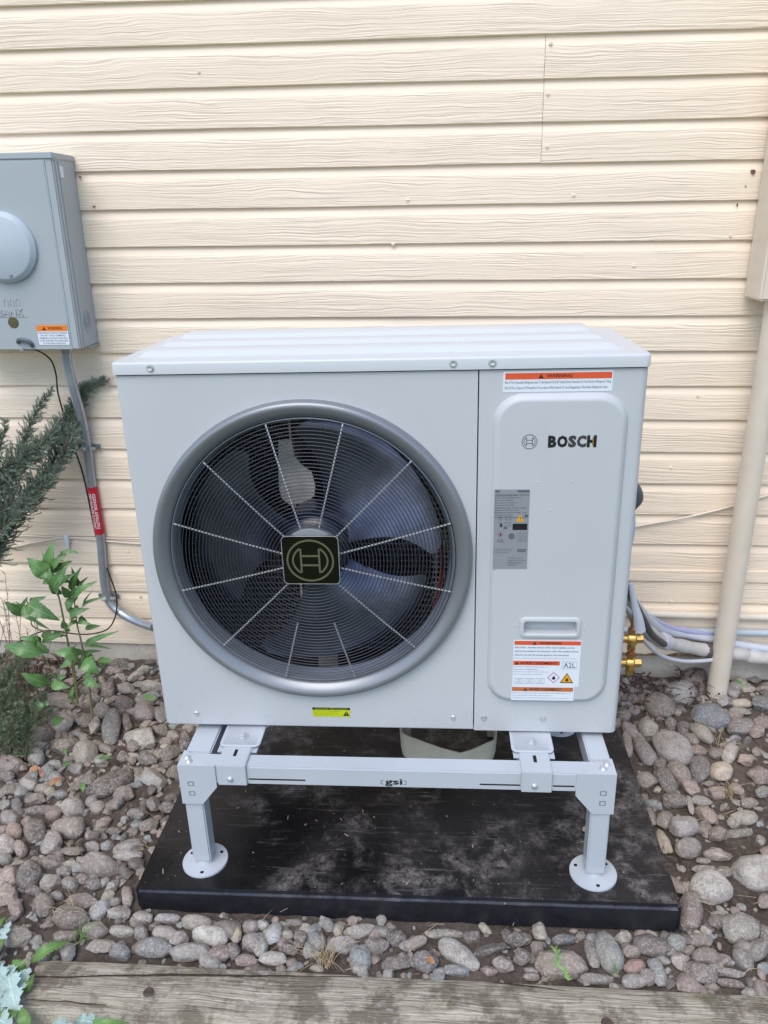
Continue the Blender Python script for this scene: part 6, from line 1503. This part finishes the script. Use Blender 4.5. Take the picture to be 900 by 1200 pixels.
# ------------------------------------------------------------------ leaves
def leaf_bm(base, tip, w, bend=.15, teeth=9, jag=.10, up=None, lobes=False, seed=0, fold=.18):
    rn = random.Random(seed); b, t = Vector(base), Vector(tip); ax = t-b; L_ = ax.length; ax.normalize()
    view = (Vector((.1, -1., .75))).normalized() if up is None else Vector(up).normalized()
    side = ax.cross(view).normalized(); nrm = side.cross(ax).normalized()
    bm = bmesh.new(); uvl = bm.loops.layers.uv.new('UVMap'); n = teeth*2+2 if not lobes else 28; rows = []
    for i in range(n+1):
        s = i/n
        if lobes: prof = (math.sin(math.pi*min(1, s*1.02))**.6)*(.28+.72*abs(math.sin(s*math.pi*4.0+.3))**.7)*(.8+.35*s)
        else: prof = math.sin(math.pi*s**.80)**.85*(1-.15*s)+(.0)
        j = (1 if i % 2 else -1)*jag*.5*(0 if i in (0, n) else 1)
        hw = w/2*max(.015, prof*(1+j)); c = b+ax*L_*s+nrm*(math.sin(s*math.pi)*bend*L_-s*s*bend*L_*.6)
        wav = math.sin(s*17+seed)*.06*w
        rows.append([bm.verts.new(c-side*hw+nrm*(fold*hw+wav)), bm.verts.new(c-side*hw*.5+nrm*fold*hw*.35), bm.verts.new(c), bm.verts.new(c+side*hw*.5+nrm*fold*hw*.35), bm.verts.new(c+side*hw+nrm*(fold*hw-wav))])
    U = (0, .25, .5, .75, 1)
    for i in range(n):
        for k in range(4):
            f = bm.faces.new((rows[i][k], rows[i][k+1], rows[i+1][k+1], rows[i+1][k]))
            for lp, (u, v) in zip(f.loops, ((U[k], i/n), (U[k+1], i/n), (U[k+1], (i+1)/n), (U[k], (i+1)/n))): lp[uvl].uv = (u, v)
    return bm
plant = thing('leafy_plant', 'green leafy young plant with toothed leaves growing from the rocks at left', 'plant', (-.90, .40, -.35))
for i, st in enumerate(PLANT_STEMS):
    bm = bmesh.new(); st = [tuple(p) for p in st]
    tube(bm, smooth_path(st, 5), .0036 if i < 2 else .0028, 6, r_end=.0014); obj('stem', bm, M['stem'], plant, smooth=60)
rn = random.Random(31); extra = []
for b_, t_, w_ in PLANT_LEAVES:
    for _k in range(2):
        if rn.random() < .35: continue
        B_, T_ = Vector(b_), Vector(t_); L_ = (T_-B_).length; sh = Vector((rn.uniform(-.012, .012), rn.uniform(.0, .03), rn.uniform(-.012, .008)))
        d = Matrix.Rotation(rn.uniform(-1., 1.), 3, 'Y') @ (T_-B_); extra.append((tuple(B_+sh), tuple(B_+sh+d*rn.uniform(.45, .8)), w_*rn.uniform(.5, .75)))
for i, (b_, t_, w_) in enumerate(PLANT_LEAVES+extra):
    bm = leaf_bm(b_, t_, w_*1.15, bend=.10+.08*(i % 3), seed=i); obj('leaf', bm, M['leaf'], plant, smooth=60)
thp = thing('thistle_plant', 'pale blue green spiny thistle with jagged leaves at the left end of the timber', 'plant', (-.70, -.37, -.36))
dnp = thing('dandelion_plant', 'bright green dandelion with jagged leaves beside the left end of the timber', 'plant', (-.66, -.36, -.36))
for i, (b_, t_, w_, k_) in enumerate(THISTLE):
    if k_: bm = leaf_bm(b_, t_, w_, bend=.22, teeth=10, jag=.45, seed=i, up=(0, -.5, 1)); obj('leaf', bm, M['dandelion'], dnp, smooth=60)
    else: bm = leaf_bm(b_, t_, w_*1.05, bend=.12, lobes=True, jag=.35, seed=i, up=(0, -.4, 1), fold=.3); obj('leaf', bm, M['thistle'], thp, smooth=60)
def fallen(x, y, z, a, L_, w, m, lab, seed):
    d = Vector((math.cos(a), math.sin(a), .05)); c = Vector((x, y, z)); bm = leaf_bm(c-d*L_/2, c+d*L_/2, w, bend=.12, up=(.1, -.3, 1), seed=seed)
    o = obj('fallen_leaf', bm, m, base=(x, y, z), smooth=60); tag(o, lab, 'leaf', 'fallen leaves on the rocks')
fallen(-.972, .388, -.296, 1.2, .046, .030, M['leaf'], 'green leaf lying on the pale flat rock under the leafy plant', 1)
fallen(-.789, .131, -.305, -1.1, .040, .016, M['leaf'], 'narrow green leaf upright between rocks left of the pad', 2)
fallen(-.880, .235, -.318, 1.3, .030, .014, M['leaf'], 'small dark green leaf below the round tan rock', 3)
fallen(-.785, .262, -.318, .1, .040, .013, M['leaf'], 'pale green leaf lying right of the round tan rock', 4)
fallen(-.745, .50, -.285, -.3, .045, .022, M['leaf'], 'dark green leaf on the rocks below the left edge of the heat pump', 5)
fallen(-.955, .208, -.318, .2, .032, .018, M['leafdry'], 'orange leaf at the far left of the rock bed', 6)
fallen(-.870, .155, -.310, 1.0, .042, .018, M['leafdry'], 'curled orange brown leaf between grey rocks at left', 7)
fallen(.103, -.300, -.325, -.6, .024, .014, M['leafdry'], 'tiny orange leaf behind the timber near the blue pebble', 8)
fallen(.395, .38, -.285, .2, .050, .022, M['leaf'], 'green leaf on the pad behind the right bracket of the stand', 9)
fallen(1.03, .675, -.295, -1.1, .050, .016, M['leaf'], 'dark green leaf between rocks right of the downpipe', 10)
fallen(-.905, .275, -.312, -.8, .028, .014, M['leaf'], 'dark green leaf left of the round tan rock', 11)
fallen(-.915, .17, -.300, 2.0, .03, .012, M['leafdry'], 'thin orange leaf scrap beside the small bluish rock', 12)
# green strand growing over the big tan rock
bm = bmesh.new(); P = smooth_path(WEED, 5)
tube(bm, P, .0018, 5)
for q in P:
    for s in (-1, 1): tube(bm, [q, q+Vector((s*rnd.uniform(.003, .009), rnd.uniform(-.004, .006), rnd.uniform(.001, .005)))], .0016, 4, cap=False, r_end=.0004)
o = obj('creeping_weed', bm, M['dandelion'], base=(.35, -.25, -.31)); tag(o, 'bright green weed strand draped over the large tan rock by the timber', 'weed')

# ------------------------------------------------------------------ junipers
def needle_spray(V, F, P0, width, rn, dens=1., nl=(.005, .011)):
    """needles along a branch and along its short side twigs"""
    def needle(p, d, L_):
        s = d.orthogonal().normalized(); s = Matrix.Rotation(rn.uniform(0, 6.28), 3, d) @ s; w = .00075; k = len(V)
        V.extend([tuple(p-s*w), tuple(p+s*w), tuple(p+d*L_)]); F.append((k, k+1, k+2))
        s2 = d.cross(s)*w; k = len(V); V.extend([tuple(p-s2), tuple(p+s2), tuple(p+d*L_)]); F.append((k, k+1, k+2))
    n = len(P0)
    for i in range(n-1):
        p, q = P0[i], P0[i+1]; t = i/(n-1); ax = (q-p); seg = ax.length; ax.normalize()
        wd = width*(1-t)**.7+.010
        for _ in range(max(1, int(seg/.0030*dens))):
            o = p+(q-p)*rn.random(); r_ = Vector((rn.gauss(0, 1), rn.gauss(0, .6), rn.gauss(0, 1))); r_ = (r_-ax*r_.dot(ax)).normalized()
            d = (ax*rn.uniform(.6, 1.3)+r_).normalized(); L_ = wd*rn.uniform(.25, 1.)
            m = max(2, int(L_/.0026)); cur = o.copy(); dd = d.copy()
            for k in range(m):
                dd = (dd+Vector((rn.gauss(0, .09), rn.gauss(0, .09), rn.gauss(0, .09)+.02))).normalized(); cur = cur+dd*.0026
                for _q in range(3):
                    rv = Vector((rn.gauss(0, 1), rn.gauss(0, 1), rn.gauss(0, 1))).normalized(); nd = (dd*1.1+rv*.75).normalized(); needle(cur, nd, rn.uniform(*nl))
def juniper(name, label_, branches, m, base, seed, dens):
    root = thing(name, label_, 'shrub', base); rn = random.Random(seed); V = []; F = []
    for pts, wd in branches:
        P = smooth_path([tuple(p) for p in pts], 7)
        bm = bmesh.new(); tube(bm, P, .0050, 6, r_end=.0008); obj('branch', bm, M['bark'], root, smooth=60)
        needle_spray(V, F, [p for p in P], wd, rn, dens)
    me = bpy.data.meshes.new('foliage'); b = Vector(base); me.from_pydata([(v[0]-b.x, v[1]-b.y, v[2]-b.z) for v in V], [], F); me.materials.append(m)
    o = bpy.data.objects.new('foliage', me); COL.objects.link(o); o.parent = root; o['kind'] = 'stuff'; return len(F)
nf = juniper('juniper_shrub', 'blue green juniper branches reaching up along the wall under the meter box', JUNIPER, M['juniper'], (-1.35, .6, -.30), 5, 2.5)
nf += juniper('low_juniper', 'low grey green juniper sprays at the left edge among the rocks', LOWJUN, M['juniper2'], (-1.15, .4, -.35), 6, 2.4)
# trunk linking the juniper to the ground just outside the frame
# ------------------------------------------------------------------ dry reddish twigs by the plant
dt = thing('dry_shrub_twigs', 'bare reddish dry twigs standing behind the leafy plant at the left edge', 'shrub', (-1.17, .5, -.34))
bm = bmesh.new(); rn = random.Random(9)
for k in range(16):
    x, y = -1.17+rn.uniform(-.07, .07), .5+rn.uniform(-.05, .05); top = Vector((x+rn.uniform(-.03, .12), y+rn.uniform(-.02, .06), rn.uniform(-.15, .07)))
    b = Vector((x, y, -.345)); mid = (b+top)/2+Vector((rn.uniform(-.03, .03), 0, 0)); P = smooth_path([b, mid, top], 5); tube(bm, P, .0016, 5, cap=False, r_end=.0006)
    for q in P[3:]:
        for _ in range(2):
            d = Vector((rn.uniform(-1, 1), rn.uniform(-.5, .5), rn.uniform(.2, 1.2))).normalized(); tube(bm, [q, q+d*rn.uniform(.008, .028)], .0009, 4, cap=False, r_end=.0004)
o = obj('twigs', bm, M['drytwig'], dt, smooth=60); o['kind'] = 'stuff'
print('needle faces', nf, 'objects', len(bpy.data.objects))
